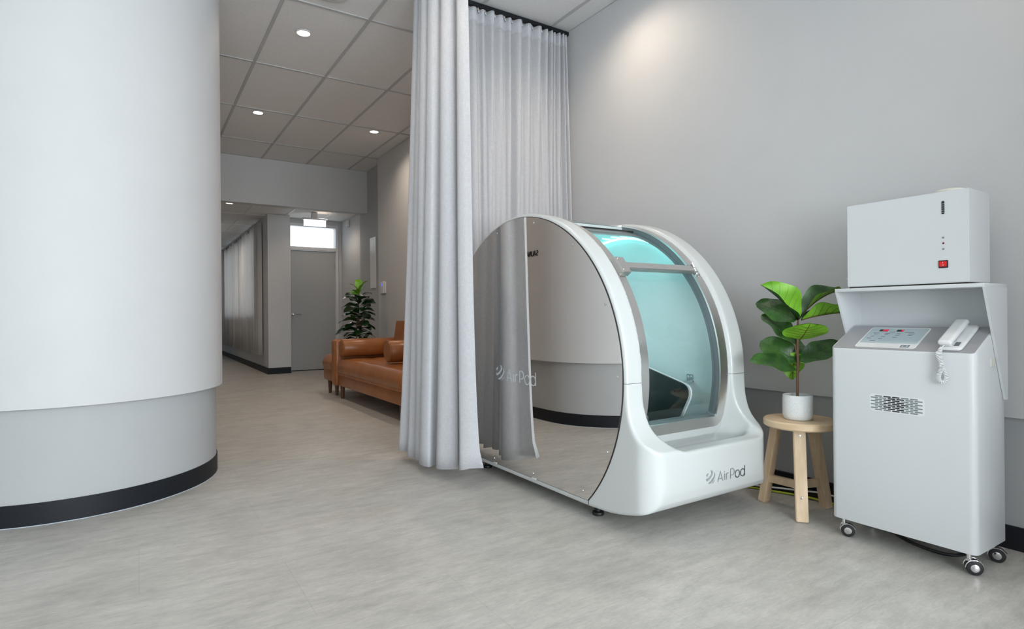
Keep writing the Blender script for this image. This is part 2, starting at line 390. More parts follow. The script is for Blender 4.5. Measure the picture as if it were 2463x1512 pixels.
def airpod_logo(bm, o, u, v, sc, h, mis):
    """ball of curved stripes followed by the word AirPod; o = lower left of the ball"""
    for P_ in ([(0.02, 0.92), (0.10, 0.78), (0.20, 0.84), (0.31, 0.98), (0.34, 1.10), (0.24, 1.08), (0.11, 1.00)],
               [(0.0, 0.54), (0.05, 0.42), (0.14, 0.32), (0.42, 0.42), (0.67, 0.55), (0.90, 0.73), (1.03, 0.91), (1.09, 1.06), (1.05, 1.18), (0.95, 1.27), (0.80, 1.31), (0.67, 1.29), (0.80, 1.20), (0.85, 1.05), (0.82, 0.93), (0.72, 0.80), (0.48, 0.64), (0.22, 0.56)],
               [(0.32, 0.08), (0.46, 0.02), (0.62, 0.0), (0.90, 0.12), (1.12, 0.29), (1.32, 0.50), (1.43, 0.71), (1.43, 0.90), (1.30, 1.09), (1.34, 0.90), (1.30, 0.74), (1.17, 0.55), (0.85, 0.28), (0.58, 0.14)],
               [(0.92, -0.02), (1.10, 0.02), (1.28, 0.14), (1.42, 0.33), (1.26, 0.20), (1.10, 0.09)]):
        oprism(bm, [(p[0]*sc*0.94, p[1]*sc) for p in P_], o, u, v, h, mis[0])
    letters(bm, 'AirPod', [1.76, 2.84, 3.14, 3.78, 4.55, 5.40], 0.085, sc, o, u, v, h, [mis[0]]*4+[mis[1]]*2)

def catmull(P, n):
    P = [np.array(p, float) for p in P]; P = [2*P[0]-P[1]] + P + [2*P[-1]-P[-2]]
    out = []
    for i in range(1, len(P)-2):
        for k in range(n):
            t = k/n; a, b, c, d = P[i-1], P[i], P[i+1], P[i+2]
            out.append(0.5*((2*b)+(-a+c)*t+(2*a-5*b+4*c-d)*t*t+(-a+3*b-3*c+d)*t**3))
    out.append(P[-2]); return np.array(out)
def resample(P, n):
    d = np.r_[0, np.cumsum(np.hypot(*np.diff(P, axis=0).T))]; t = np.linspace(0, d[-1], n)
    return np.c_[np.interp(t, d, P[:, 0]), np.interp(t, d, P[:, 1])]

def copy_thing(root, loc, rz=0.0, label=None):
    r_ = root.copy(); C.objects.link(r_); r_.location = loc; r_.rotation_euler = (0, 0, rz)
    if label: r_['label'] = label
    for ch in list(root.children):
        c = ch.copy(); C.objects.link(c); c.parent = r_
        for g in ch.children:
            d = g.copy(); C.objects.link(d); d.parent = c
    return r_

# ================================================================== THE SETTING
CZ = 3.102; LZ = 2.575          # ceilings of the room and of the rear corridor
WX = 2.82                       # right wall face
bm = nb(); box(bm, -3.2, 3.3, -3.3, 10.35, -0.1, 0.0); box(bm, -3.2, 1.95, 10.35, 17.4, -0.1, 0.0); struct('floor', bm, 'floor', smooth=False)
bm = nb(); box(bm, -3.2, 3.3, -3.3, 8.66, CZ+0.004, CZ+0.1)
ce = struct('ceiling', bm, 'ceil', smooth=False)
bm = nb()
xs = [0.262+0.598*i for i in range(-5, 5)]
ys = [2.958+1.2*j for j in range(-5, 5)]
for x in xs: box(bm, x-0.012, x+0.012, -3.2, 8.56, CZ-0.002, CZ+0.006)
for y in ys:
    if y < 8.5: box(bm, -3.1, 2.94, y-0.012, y+0.012, CZ-0.0025, CZ+0.006)
struct('ceiling_grid', bm, 'tbar', ce, smooth=False)
bm = nb(); box(bm, 0.3, 3.3, 8.66, 10.35, LZ+0.004, LZ+0.1); box(bm, 0.3, 1.95, 10.35, 17.4, LZ+0.004, LZ+0.1)
cl = struct('ceiling_corridor', bm, 'ceil', smooth=False)
bm = nb()
for x in xs:
    if x > 0.5: box(bm, x-0.012, x+0.012, 8.66, 10.2 if x > 1.9 else 17.2, LZ-0.002, LZ+0.006)
for j in range(7): y = 8.95+1.2*j; box(bm, 0.41, 3.03 if y < 10.2 else 1.772, y-0.012, y+0.012, LZ-0.0025, LZ+0.006)
struct('ceiling_grid', bm, 'white_paint', cl, smooth=False)

def hplane_wall(name, pts, z0, z1, m, **k):
    bm = nb(); prism(bm, pts, 'z', z0, z1); return struct(name, bm, m, smooth=k.get('smooth', False), angle=30)
# right wall with proud upper cladding
hplane_wall('wall_right', [(WX+0.014, -3.3), (WX+0.014, 7.765), (2.94, 7.765), (2.94, 8.9), (3.3, 8.9), (3.3, -3.3)], 0, CZ, 'wall_low')
bm = nb(); box(bm, WX, WX+0.0139, -3.2, 7.765, 0.508, CZ-0.001)
struct('trim_1', bm, 'wall', smooth=False)
bm = nb(); box(bm, WX+0.002, WX+0.0138, -3.2, 7.765, 0, 0.09, 0.001, 1); struct('baseboard_right', bm, 'black', smooth=False)
bm = nb(); box(bm, 3.03, 3.3, 8.9, 10.4, 0, LZ); struct('wall_recess', bm, 'wall', smooth=False)
# bulkhead
bm = nb(); box(bm, 0.41, 2.9399, 8.56, 8.72, 2.472, CZ); struct('wall_bulkhead', bm, 'wall', smooth=False)
# far wall with the door
bm = nb()
box(bm, 2.06, 2.14, 10.2, 10.35, 0, LZ); box(bm, 2.97, 3.05, 10.2, 10.35, 0, LZ); box(bm, 2.14, 2.97, 10.2, 10.35, 2.50, LZ)
struct('wall_far', bm, 'wall', smooth=False)
bm = nb()
box(bm, 2.14, 2.17, 10.17, 10.33, 0, 2.50, 0.003, 1); box(bm, 2.925, 2.97, 10.17, 10.33, 0, 2.50, 0.003, 1)
box(bm, 2.17, 2.925, 10.17, 10.33, 2.45, 2.50, 0.003, 1); box(bm, 2.17, 2.925, 10.17, 10.33, 2.055, 2.105, 0.003, 1)
tr = struct('trim_2', bm, 'white_paint', smooth=False)
bm = nb(); box(bm, 2.175, 2.92, 10.215, 10.255, 0.014, 2.05, 0.002, 1); dr = struct('door_1', bm, 'door', smooth=False)
bm = nb(); lathe(bm, [(0.0, 0), (0.026, 0), (0.026, 0.012), (0.010, 0.014), (0.010, 0.045), (0, 0.045)], (2.212, 10.215, 0.96), 16, (0, -1, 0))
tube(bm, [(2.212, 10.172, 0.96), (2.28, 10.172, 0.96), (2.33, 10.176, 0.958)], 0.010, 8)
o = finish('door_handle', bm, 'chrome', dr)
bm = nb(); box(bm, 2.172, 2.923, 10.225, 10.30, 0.0005, 0.0135); finish('door_gap_shade', bm, 'gap', dr, smooth=False)  # added dark strip standing in for the shaded gap under the door
bm = nb()
for z in (0.3, 1.75): tube(bm, [(2.922, 10.207, z), (2.922, 10.207, z+0.1)], 0.006, 8)
finish('hinge', bm, 'chrome', dr)
bm = nb(); box(bm, 2.17, 2.925, 10.24, 10.246, 2.105, 2.45); struct('window_1', bm, 'glass', smooth=False)
# pillar, corridor curtain wall with windows
bm = nb()
box(bm, 1.772, 2.115, 9.95, 10.35, 0, LZ)
box(bm, 1.772, 1.95, 10.35, 17.3, 0, 0.95); box(bm, 1.772, 1.95, 10.35, 17.3, 2.42, LZ)
box(bm, 1.772, 1.95, 10.35, 10.75, 0.95, 2.42)
for y in (12.6, 14.9): box(bm, 1.772, 1.95, y, y+0.2, 0.95, 2.42)
struct('wall_corridor', bm, 'wall', smooth=False)
bm = nb(); box(bm, 1.85, 1.856, 10.75, 17.2, 0.95, 2.42); struct('window_2', bm, 'glass', smooth=False)
bm = nb()
box(bm, 1.757, 1.7719, 9.938, 17.2, 0, 0.10); box(bm, 1.772, 2.115, 9.938, 9.9499, 0, 0.10)
struct('baseboard_corridor', bm, 'black', smooth=False)
bm = nb(); box(bm, 0.41, 1.95, 17.2, 17.3, 0, LZ); struct('wall_end', bm, 'wall', smooth=False)

# the rounded room on the left (upper cladding overhangs lower)
CX0, CY0 = -0.30, 4.03
def round_outline(r_, a_end=200):
    pts = [(CX0+r_, 17.2), (CX0+r_, CY0)]
    for k in range(1, 73):
        a = R(-k*(180/72)); pts.append((CX0+r_*math.cos(a), CY0+r_*math.sin(a)))
    pts += [(CX0-r_, 17.2)]
    return pts
bm = nb(); prism(bm, round_outline(0.742), 'z', 0.522, CZ); struct('wall_left_rounded', bm, 'wall', angle=30)
bm = nb(); prism(bm, round_outline(0.706), 'z', 0, 0.5219); struct('wall_left_rounded_base', bm, 'wall_low', angle=30)
def skirt(r0, r1, z0, z1, m, name):
    bm = nb(); n = 73
    prev = None
    P = [(CX0+1, 16.9)] 
    out = [(1, 0, 17.1), ] 
    path = [('s', 17.1)] + [('a', -k*(180/72)) for k in range(0, n)] + [('e', 17.1)]
    rings = []
    for t, val in path:
        if t == 's': f = lambda r_: (CX0+r_, val)
        elif t == 'e': f = lambda r_: (CX0-r_, val)
        else:
            a = R(val); f = lambda r_, a=a: (CX0+r_*math.cos(a), CY0+r_*math.sin(a))
        p, q = f(r0), f(r1)
        rings.append([bm.verts.new((p[0], p[1], z0)), bm.verts.new((q[0], q[1], z0)), bm.verts.new((q[0], q[1], z1)), bm.verts.new((p[0], p[1], z1))])
    for a, b in zip(rings, rings[1:]):
        for k in range(4): bm.faces.new([a[k], a[(k+1) % 4], b[(k+1) % 4], b[k]])
    return struct(name, bm, m, angle=30)
skirt(0.7061, 0.712, 0.0, 0.100, 'black', 'baseboard_left')
skirt(0.7121, 0.7155, 0.0, 0.003, 'line', 'trim_3')
# sign lettering on the rounded wall, facing the aisle
bm = nb()
letters(bm, 'SAUNA', [0, 0.78, 1.72, 2.62, 3.50], 0.17, 0.043, (0.4425, 4.10, 1.435), (0, 1, 0), (0, 0, 1), 0.003)
letters(bm, 'R', [4.75], 0.17, 0.043, (0.4425, 4.10, 1.435), (0, 1, 0), (0, 0, 1), 0.003)
o = finish('wall_sign', bm, 'gap', smooth=False, origin=(0.443, 4.165, 1.435)); setp(o, 'black raised SAUNA lettering on the rounded wall facing the aisle, seen in the mirror', 'sign')

# shopfront behind the viewpoint: frame, glass, opening
bm = nb()
box(bm, -3.2, 3.3, -3.3, -3.15, 0, 0.12); box(bm, -3.2, 3.3, -3.3, -3.15, 2.85, CZ)
box(bm, -3.2, -1.45, -3.3, -3.15, 0.12, 2.85); box(bm, 2.35, 3.3, -3.3, -3.15, 0.12, 2.85)
struct('wall_back', bm, 'wall', smooth=False)
bm = nb()
for x in (-1.42, -0.15, 1.07, 2.32): box(bm, x-0.03, x+0.03, -3.27, -3.2, 0.12, 2.85)
fr = struct('window_3', bm, 'alu', smooth=False)
bm = nb(); box(bm, -1.4, 2.3, -3.24, -3.234, 0.12, 2.85); struct('glass_pane', bm, 'glass', fr, smooth=False)
bm = nb(); box(bm, -3.15, -3.0, -3.15, 4.1, 0, CZ); struct('wall_left', bm, 'wall', smooth=False)
bm = nb(); box(bm, 1.92, 2.8199, -0.35, -0.2, 0, CZ-0.003); struct('wall_right_return', bm, 'wall', smooth=False)
bm = nb(); box(bm, -3.0, -0.9, 4.0, 4.1, 0, CZ); struct('wall_left_return', bm, 'wall', smooth=False)
bm = nb(); box(bm, -30, 30, -40, -3.31, -0.14, -0.04); struct('ground_outside', bm, 'pave', smooth=False)

# ================================================================== CEILING FITTINGS
dl = None
spots = [(1.09, 4.60, 'round recessed downlight lit nearest the rounded wall, first above the aisle', 34),
         (1.10, 6.65, 'round recessed downlight lit further down the aisle, left of the pair before the bulkhead', 33),
         (2.37, 6.63, 'round recessed downlight lit above the sofa, right of the pair before the bulkhead', 35),
         (2.40, 4.585, 'round recessed downlight glowing through the top of the front curtain', 34),
         (2.42, 2.72, 'round recessed downlight over the pod beside the right wall, above the picture', 34),
         (1.10, 2.50, 'round recessed downlight over the floor in front of the mirror, above the picture', 22),
         (2.40, 0.45, 'round recessed downlight over the control cabinet, above the picture', 20)]
for (x, y, lb, pw) in spots:
    if dl is None:
        t = thing('recessed_downlight', lb, 'downlight', (x, y, CZ-0.003), 'recessed downlights in the tiled ceiling')
        bm = nb(); lathe(bm, [(0.047, 0.002), (0.060, 0.002), (0.060, -0.004), (0.048, -0.006), (0.047, 0.0)], (x, y, CZ-0.003), 28)
        finish('trim_ring', bm, 'white_paint', t)
        bm = nb(); lathe(bm, [(0, -0.003), (0.046, -0.003), (0.046, 0.0), (0, 0.0)], (x, y, CZ-0.003), 24)
        finish('lens', bm, 'glow', t); dl = t
    else: t = copy_thing(dl, (x, y, CZ-0.003), 0, lb)
    spot('downlight_beam', (x, y, CZ-0.02), pw)
t = copy_thing(dl, (1.135, 9.24, LZ-0.003), 0, 'small lit downlight in the lower corridor ceiling just behind the bulkhead'); t['group'] = 'downlights in the corridor ceiling'
spot('downlight_beam', (1.135, 9.24, LZ-0.02), 22)
spot('downlight_beam', (1.115, 12.0, LZ-0.02), 24)
spot('downlight_beam', (2.55, 9.45, LZ-0.02), 18)
bm = nb(); lathe(bm, [(0.0, 0.0), (0.11, 0.0), (0.115, -0.008), (0.095, -0.014), (0, -0.014)], (1.12, 3.93, CZ-0.002), 36)
t = thing('ceiling_vent', 'round white ceiling vent cut off by the top edge above the aisle', 'vent', (1.12, 3.93, CZ-0.002)); finish('disc', bm, 'white_paint', t)
bm = nb(); lathe(bm, [(0.045, -0.014), (0.06, -0.014), (0.06, -0.02), (0.045, -0.02)], (1.12, 3.93, CZ-0.002), 36); finish('ring', bm, 'tbar', t)

# exit sign box, sensor
t = thing('exit_light_box', 'glowing white lit sign box hanging from the ceiling in front of the transom', 'sign', (2.38, 9.45, LZ))
bm = nb(); box(bm, 2.22, 2.56, 9.43, 9.47, 2.350, 2.455, 0.006, 2); finish('lit_panel', bm, 'exitlit', t)
bm = nb(); box(bm, 2.20, 2.58, 9.41, 9.49, 2.455, 2.48, 0.004, 1); box(bm, 2.34, 2.42, 9.42, 9.48, 2.48, LZ-0.001); finish('housing', bm, 'white_paint', t)
bm = nb(); box(bm, 2.22, 2.56, 9.428, 9.472, 2.344, 2.3495, 0.001, 1); finish('lower_edge', bm, 'tbar', t)
t = thing('motion_sensor', 'small white motion sensor high in the corner right of the far door', 'sensor', (3.0, 9.72, 2.48))
bm = nb(); box(bm, 2.975, 3.03, 9.70, 9.76, 2.43, 2.54, 0.012, 3); finish('body', bm, 'white_paint', t)
bm = nb(); box(bm, 2.968, 2.976, 9.71, 9.75, 2.445, 2.49, 0.003, 2); finish('lens', bm, 'plastic', t)
# white sheet on the recess wall
bm = nb(); box(bm, 2.930, 2.9395, 8.18, 8.42, 1.33, 2.08, 0.002, 1)
o = finish('white_board', bm, 'plastic', smooth=False, origin=(2.935, 8.3, 1.33)); setp(o, 'tall white board fixed in the wall recess behind the tall plant', 'board')
# intercom
t = thing('wall_intercom', 'white wall intercom with blue screen and handset above the sofa', 'intercom', (WX, 7.56, 1.3))
bm = nb(); box(bm, WX-0.022, WX-0.0001, 7.47, 7.66, 1.225, 1.385, 0.006, 2); finish('body', bm, 'plastic', t)
bm = nb(); box(bm, WX-0.0235, WX-0.0215, 7.53, 7.59, 1.325, 1.365); finish('screen', bm, 'lcd', t, smooth=False)
bm = nb(); box(bm, WX-0.045, WX-0.022, 7.475, 7.515, 1.222, 1.385, 0.010, 3); finish('handset', bm, 'white_paint', t)
bm = nb()
for k in range(4): box(bm, WX-0.025, WX-0.0215, 7.625, 7.64, 1.25+k*0.024, 1.262+k*0.024)
finish('buttons', bm, 'tbar', t, smooth=False)

# ================================================================== CORRIDOR DRAPE
def cloth(name, bot, top, z0, z1, m, parent=None, nu=300, nv=24, zfun=None, ease=1.0, thick=0.0012, origin=None, wav=0.0, t0=0.0, t1=1.0):
    B = resample(catmull(bot, 10), nu); T = resample(catmull(top, 10), nu)
    vs = []
    for j in range(nv+1):
        t = t0+(t1-t0)*j/nv
        for i in range(nu):
            tt = t**(ease(i/(nu-1)) if callable(ease) else ease)
            p = B[i]*(1-tt)+T[i]*tt
            zb = z0 + (zfun(i/(nu-1)) if zfun else 0)
            s = wav*math.sin(3.1*t+i*0.02)*math.sin(PI*t)
            vs.append((p[0]+s, p[1]-s*0.5, zb+(z1-zb)*t))
    fs = [(j*nu+i, j*nu+i+1, (j+1)*nu+i+1, (j+1)*nu+i) for j in range(nv) for i in range(nu-1)]
    off = Vector(origin) if origin is not None else rootloc(parent)
    me = bpy.data.meshes.new(name); me.from_pydata([tuple(Vector(v)-off) for v in vs], [], fs)
    me.polygons.foreach_set('use_smooth', [True]*len(me.polygons)); me.materials.append(M_[m])
    o = bpy.data.objects.new(name, me); C.objects.link(o)
    if parent: o.parent = parent
    else: o.location = off
    sd = o.modifiers.new('thickness', 'SOLIDIFY'); sd.thickness = thick; sd.offset = 0
    return o
def pleats(P, amp, perp, jit=0.3, seed=1):
    """boundaries P (2D) -> valley at every boundary, crest halfway toward perp"""
    rnd = random.Random(seed); out = []
    for a, b in zip(P, P[1:]):
        a = np.array(a, float); b = np.array(b, float)
        k = amp*(1+jit*(rnd.random()-0.5)*2)
        out.append(tuple(a)); out.append(tuple(a*0.62+b*0.38+np.array(perp)*k)); out.append(tuple(a*0.3+b*0.7+np.array(perp)*k*0.9))
    out.append(tuple(P[-1])); return out
ys = [10.36]
rnd = random.Random(4)
while ys[-1] < 16.6: ys.append(ys[-1]+0.11+0.09*rnd.random())
bp = pleats([(1.752, y) for y in ys], 0.055, (-1, 0), 0.4, 5)
t = thing('eyelet_drape', 'long pale eyelet drape along the corridor window wall', 'curtain', (1.70, 13.5, 0.28))
cloth('cloth', bp, bp, 0.29, 2.50, 'drape', t, nu=700, nv=6)
bm = nb(); tube(bm, [(1.725, 10.30, 2.455), (1.725, 16.9, 2.455)], 0.013, 10); finish('rod', bm, 'chrome', t)
for y in ys[:-1]:
    bm = nb(); tube(bm, [(1.712+0.016*math.cos(a), y+0.05, 2.455+0.018*math.sin(a)) for a in [2*PI*k/12 for k in range(12)]], 0.003, 6, closed=True); finish('eyelet', bm, 'rubber', t)

# ================================================================== SOFA, OTTOMAN
def soft_box(bm, x0, x1, y0, y1, z0, z1, bev, puff=0.0, seg=4):
    box(bm, x0, x1, y0, y1, z0, z1, bev, seg)
t = thing('leather_sofa', 'tan leather sofa with tapered wooden legs against the right wall', 'sofa', (2.35, 5.6, 0))
SY0, SY1 = 4.62, 6.71
bm = nb(); box(bm, 1.89, 2.72, SY0, SY1-0.17, 0.145, 0.275, 0.012, 3); finish('seat_frame', bm, 'leather', t)
def tufted(bm, x0, x1, y0, y1, z0, z1, nx, ny, depth, rc=0.05):
    """plump cushion: rounded outline, bulging sides, top with tufting buttons"""
    N = 12; gx = nx*N; gy = ny*N; V = []; cx, cy = (x0+x1)/2, (y0+y1)/2; hx, hy = (x1-x0)/2, (y1-y0)/2; drop = 0.05
    def rnd_(x, y):
        a = (abs(x-cx)-(hx-rc))/rc; b = (abs(y-cy)-(hy-rc))/rc
        if a > 0 and b > 0:
            k = max(a, b)/math.hypot(a, b); return cx+math.copysign(hx-rc+a*k*rc, x-cx), cy+math.copysign(hy-rc+b*k*rc, y-cy)
        return x, y
    for j in range(gy+1):
        row = []
        for i in range(gx+1):
            u_ = 0.5-0.5*math.cos(PI*i/gx) if False else i/gx; v_ = j/gy
            s = abs(math.sin(PI*u_*nx))**0.45*abs(math.sin(PI*v_*ny))**0.45
            de = min(min(u_, 1-u_)*(x1-x0), min(v_, 1-v_)*(y1-y0))
            ed = math.sqrt(max(0.0, 1-(1-min(1, de/0.06))**2))
            z = z1-drop*(1-ed)-depth*(1-s)*min(1, de/0.12) + 0.012*math.sin(PI*u_)*math.sin(PI*v_)
            x, y = rnd_(x0+(x1-x0)*u_, y0+(y1-y0)*v_); row.append(bm.verts.new((x, y, z)))
        V.append(row)
    for j in range(gy):
        for i in range(gx): bm.faces.new([V[j][i], V[j][i+1], V[j+1][i+1], V[j+1][i]])
    edge = [V[0][i] for i in range(gx+1)] + [V[j][gx] for j in range(1, gy+1)] + [V[gy][i] for i in range(gx-1, -1, -1)] + [V[j][0] for j in range(gy-1, 0, -1)]
    prev = edge; zt = z1-drop
    for q in range(1, 9):
        t_ = q/8; ring = []; bul = 0.016*math.sin(PI*min(1, t_*1.05))-0.012*max(0, t_-0.75)*4
        for v in edge:
            d = Vector((v.co.x-cx, v.co.y-cy)); nx_ = 1 if abs(abs(d.x)-hx) < 0.02 else 0; ny_ = 1 if abs(abs(d.y)-hy) < 0.02 else 0
            ring.append(bm.verts.new((v.co.x+math.copysign(bul*nx_, d.x), v.co.y+math.copysign(bul*ny_, d.y), zt+(z0-zt)*t_)))
        for k in range(len(edge)): bm.faces.new([prev[k], prev[(k+1) % len(edge)], ring[(k+1) % len(edge)], ring[k]])
        prev = ring
    bm.faces.new(prev[::-1])
bm = nb(); tufted(bm, 1.885, 2.56, SY0+0.03, SY1-0.185, 0.272, 0.450, 2, 4, 0.014); finish('seat_cushion', bm, 'leather', t, angle=70)
bm = nb(); prism(bm, [(2.50, 0.28), (2.59, 0.86), (2.745, 0.86), (2.745, 0.28)], 'y', SY0, SY1-0.17, 0.045, 6); finish('backrest', bm, 'leather', t)
bm = nb(); box(bm, 1.865, 2.76, SY1-0.165, SY1, 0.135, 0.655, 0.03, 4); finish('armrest', bm, 'leather', t)
for y in (SY1-0.135, SY1-0.03):
    bm = nb(); tube(bm, [(1.868, y, 0.16), (1.868, y, 0.62), (1.876, y, 0.645), (1.90, y, 0.654), (2.7, y, 0.656)], 0.005, 6); finish('piping', bm, 'leather', t)
def leg(bm, x, y, z1, r0=0.017, r1=0.027): lathe(bm, [(0, 0), (r0, 0), (r1, z1), (0, z1)], (x, y, 0), 12)
for (x, y) in ((1.93, 6.49), (2.66, 6.49), (1.93, 4.75), (2.66, 4.75)):
    bm = nb(); leg(bm, x, y, 0.150); finish('leg', bm, 'walnut', t)
def bolster(name, x0, x1, y, z, r_, label):
    t = thing(name, label, 'cushion', ((x0+x1)/2, y, z-r_), 'leather bolsters on the sofa')
    bm = nb(); n = 20; L_ = x1-x0
    lathe(bm, [(0, 0), (r_*0.6, -0.004), (r_-0.012, 0.0), (r_, 0.015), (r_*1.02, L_*0.5), (r_, L_-0.015), (r_-0.012, L_), (0, L_+0.004)], (x0, y, z), 32, (1, 0, 0))
    finish('cover', bm, 'leather', t)
    for x in (x0+0.006, x1-0.006):
        bm = nb(); tube(bm, [(x, y+(r_)*math.cos(a), z+(r_)*math.sin(a)) for a in [2*PI*k/28 for k in range(28)]], 0.004, 6, closed=True); finish('piping', bm, 'leather', t)
bolster('bolster_cushion', 1.90, 2.46, 6.43, 0.568, 0.095, 'long tan leather bolster lying against the far sofa arm')
bolster('bolster_cushion', 2.02, 2.50, 5.34, 0.578, 0.105, 'tan leather bolster at the near end of the sofa beside the curtain edge')
t = thing('leather_ottoman', 'low tan leather ottoman standing beyond the far sofa arm', 'ottoman', (2.14, 6.95, 0))
bm = nb(); box(bm, 1.895, 2.42, 6.735, 7.14, 0.165, 0.305, 0.012, 3); finish('base', bm, 'leather', t)
bm = nb(); tufted(bm, 1.89, 2.42, 6.745, 7.145, 0.305, 0.465, 2, 2, 0.010, 0.04); finish('cushion', bm, 'leather', t, angle=70)
for (x, y) in ((1.955, 7.08), (2.37, 7.08), (1.955, 6.80), (2.37, 6.80)):
    bm = nb(); leg(bm, x, y, 0.168); finish('leg', bm, 'walnut', t)

# ================================================================== PLANTS
def leaf_mesh(bm, base, tip, side, width, curl=0.06, arch=0.05, wavy=0.012, seed=0, nx=14, ny=8, mi_top=0, mi_un=1, veins=True, fold=0.15):
    """fiddle leaf: two skins (upper, under) with veins; side = direction across the blade"""
    rnd = random.Random(seed); ph = rnd.random()*6
    base, tip = Vector(base), Vector(tip); ax = tip-base; L_ = ax.length; ax.normalize()
    if isinstance(side, tuple):
        D1 = Vector(side[0]); D2 = Vector(side[1]); D1 = D1-ax*D1.dot(ax); k2 = D2.length; D2 = D2-ax*D2.dot(ax); k2 = min(1.0, k2); D1.normalize(); D2 = D2.normalized()*k2
        side = (D1-D2).normalized(); fold = 0
    else:
        side = Vector(side); side = (side-ax*side.dot(ax)).normalized(); D1, D2 = side, -side
    nrm = side.cross(ax).normalized()
    if nrm.z < 0 and abs(nrm.z) > 0.05: nrm = -nrm
    def wid(t):
        # narrow waist near the stalk, broad towards the tip
        return width*0.5*max(0.0, (math.sin(PI*min(1, t**0.80)))**0.62)*(0.66+0.42*t) if 0 < t < 1 else 0.0
    def P(t, s, off):
        a = arch*L_*4*t*(1-t) - curl*L_*t*t
        wv = wavy*math.sin(ph+t*11+s*2)*abs(s)
        return base+ax*(L_*t)+(D1 if s > 0 else D2)*(wid(t)*abs(s))+nrm*(a+fold*wid(t)*abs(s)+wv+off)
    for off, mi, flip in ((0.0006, mi_top, 0), (-0.0006, mi_un, 1)):
        G = [[bm.verts.new(P(i/nx, -1+2*j/ny, off)) for j in range(ny+1)] for i in range(nx+1)]
        for i in range(nx):
            for j in range(ny):
                q = [G[i][j], G[i+1][j], G[i+1][j+1], G[i][j+1]]
                if flip: q = q[::-1]
                try: f = bm.faces.new(q); f.material_index = mi
                except Exception: pass
    if veins:
        for off, mi, r_ in ((0.0012, 3, 0.0010), (-0.0016, 2, 0.0016)):
            tube(bm, [P(k/10*0.97, 0, off) for k in range(11)], [r_*(1.3-0.8*k/10) for k in range(11)], 5, mi=mi)
            for k in range(1, 6):
                t0 = 0.06+0.14*k
                for s in (-1, 1):
                    tube(bm, [P(min(0.98, t0+0.16*q/5), s*0.86*q/5, off) for q in range(6)], [r_*(0.65-0.4*q/5) for q in range(6)], 4, mi=mi)
def fin_leaf(bm, parent, mats=('leaf_top', 'leaf_under', 'vein', 'vein_dark')):
    me = bpy.data.meshes.new('leaf'); off = rootloc(parent)
    for v in bm.verts: v.co -= off
    bmesh.ops.dissolve_degenerate(bm, dist=1e-6, edges=bm.edges)
    bm.to_mesh(me); bm.free()
    for m in mats: me.materials.append(M_[m])
    me.polygons.foreach_set('use_smooth', [True]*len(me.polygons))
    o = bpy.data.objects.new('leaf', me); C.objects.link(o); o.parent = parent; return o

# --- small fiddle leaf fig on the stool
SX, SY, SZ = 2.555, 1.53, 0.43
def pot(parent, x, y, z, r_, h):
    bm = nb(); lathe(bm, [(0, 0), (r_*0.86, 0), (r_*0.95, 0.006), (r_, 0.022), (r_, h-0.002), (r_-0.002, h), (r_-0.006, h), (r_-0.007, h-0.004), (r_-0.007, h*0.8), (0, h*0.8)], (x, y, z), 40)
    finish('pot', bm, 'pot', parent, angle=50)
    bm = nb(); lathe(bm, [(0, 0), (r_-0.0075, 0), (r_-0.0075, 0.006), (0, 0.010)], (x, y, z+h*0.80), 24); finish('soil', bm, 'soil', parent)
pl = thing('potted_fiddle_leaf_fig', 'small fiddle leaf fig in a speckled white pot standing on the wooden stool', 'plant', (SX-0.005, SY, SZ))
pot(pl, SX-0.005, SY, SZ+0.0005, 0.0635, 0.112)
st = [(2.550, 1.531, 0.515), (2.551, 1.531, 0.60), (2.5535, 1.529, 0.70), (2.552, 1.530, 0.80), (2.556, 1.527, 0.90), (2.558, 1.527, 0.93)]
bm = nb(); tube(bm, [tuple(p)+(0,) if len(p) == 2 else p for p in st], [0.0062, 0.0058, 0.0055, 0.005, 0.0045, 0.003], 8)
for a, b in (((2.5515, 1.531, 0.62), (2.545, 1.533, 0.66)), ((2.552, 1.53, 0.645), (2.562, 1.524, 0.69)), ((2.553, 1.53, 0.71), (2.538, 1.536, 0.775))):
    tube(bm, [a, tuple((Vector(a)+Vector(b))/2), b], [0.003, 0.0028, 0.0024], 6)
finish('stem', bm, 'stem', pl)
VR = Vector((0.84, -0.543, 0)); VF = Vector((0.543, 0.84, 0)); UP = Vector((0, 0, 1))
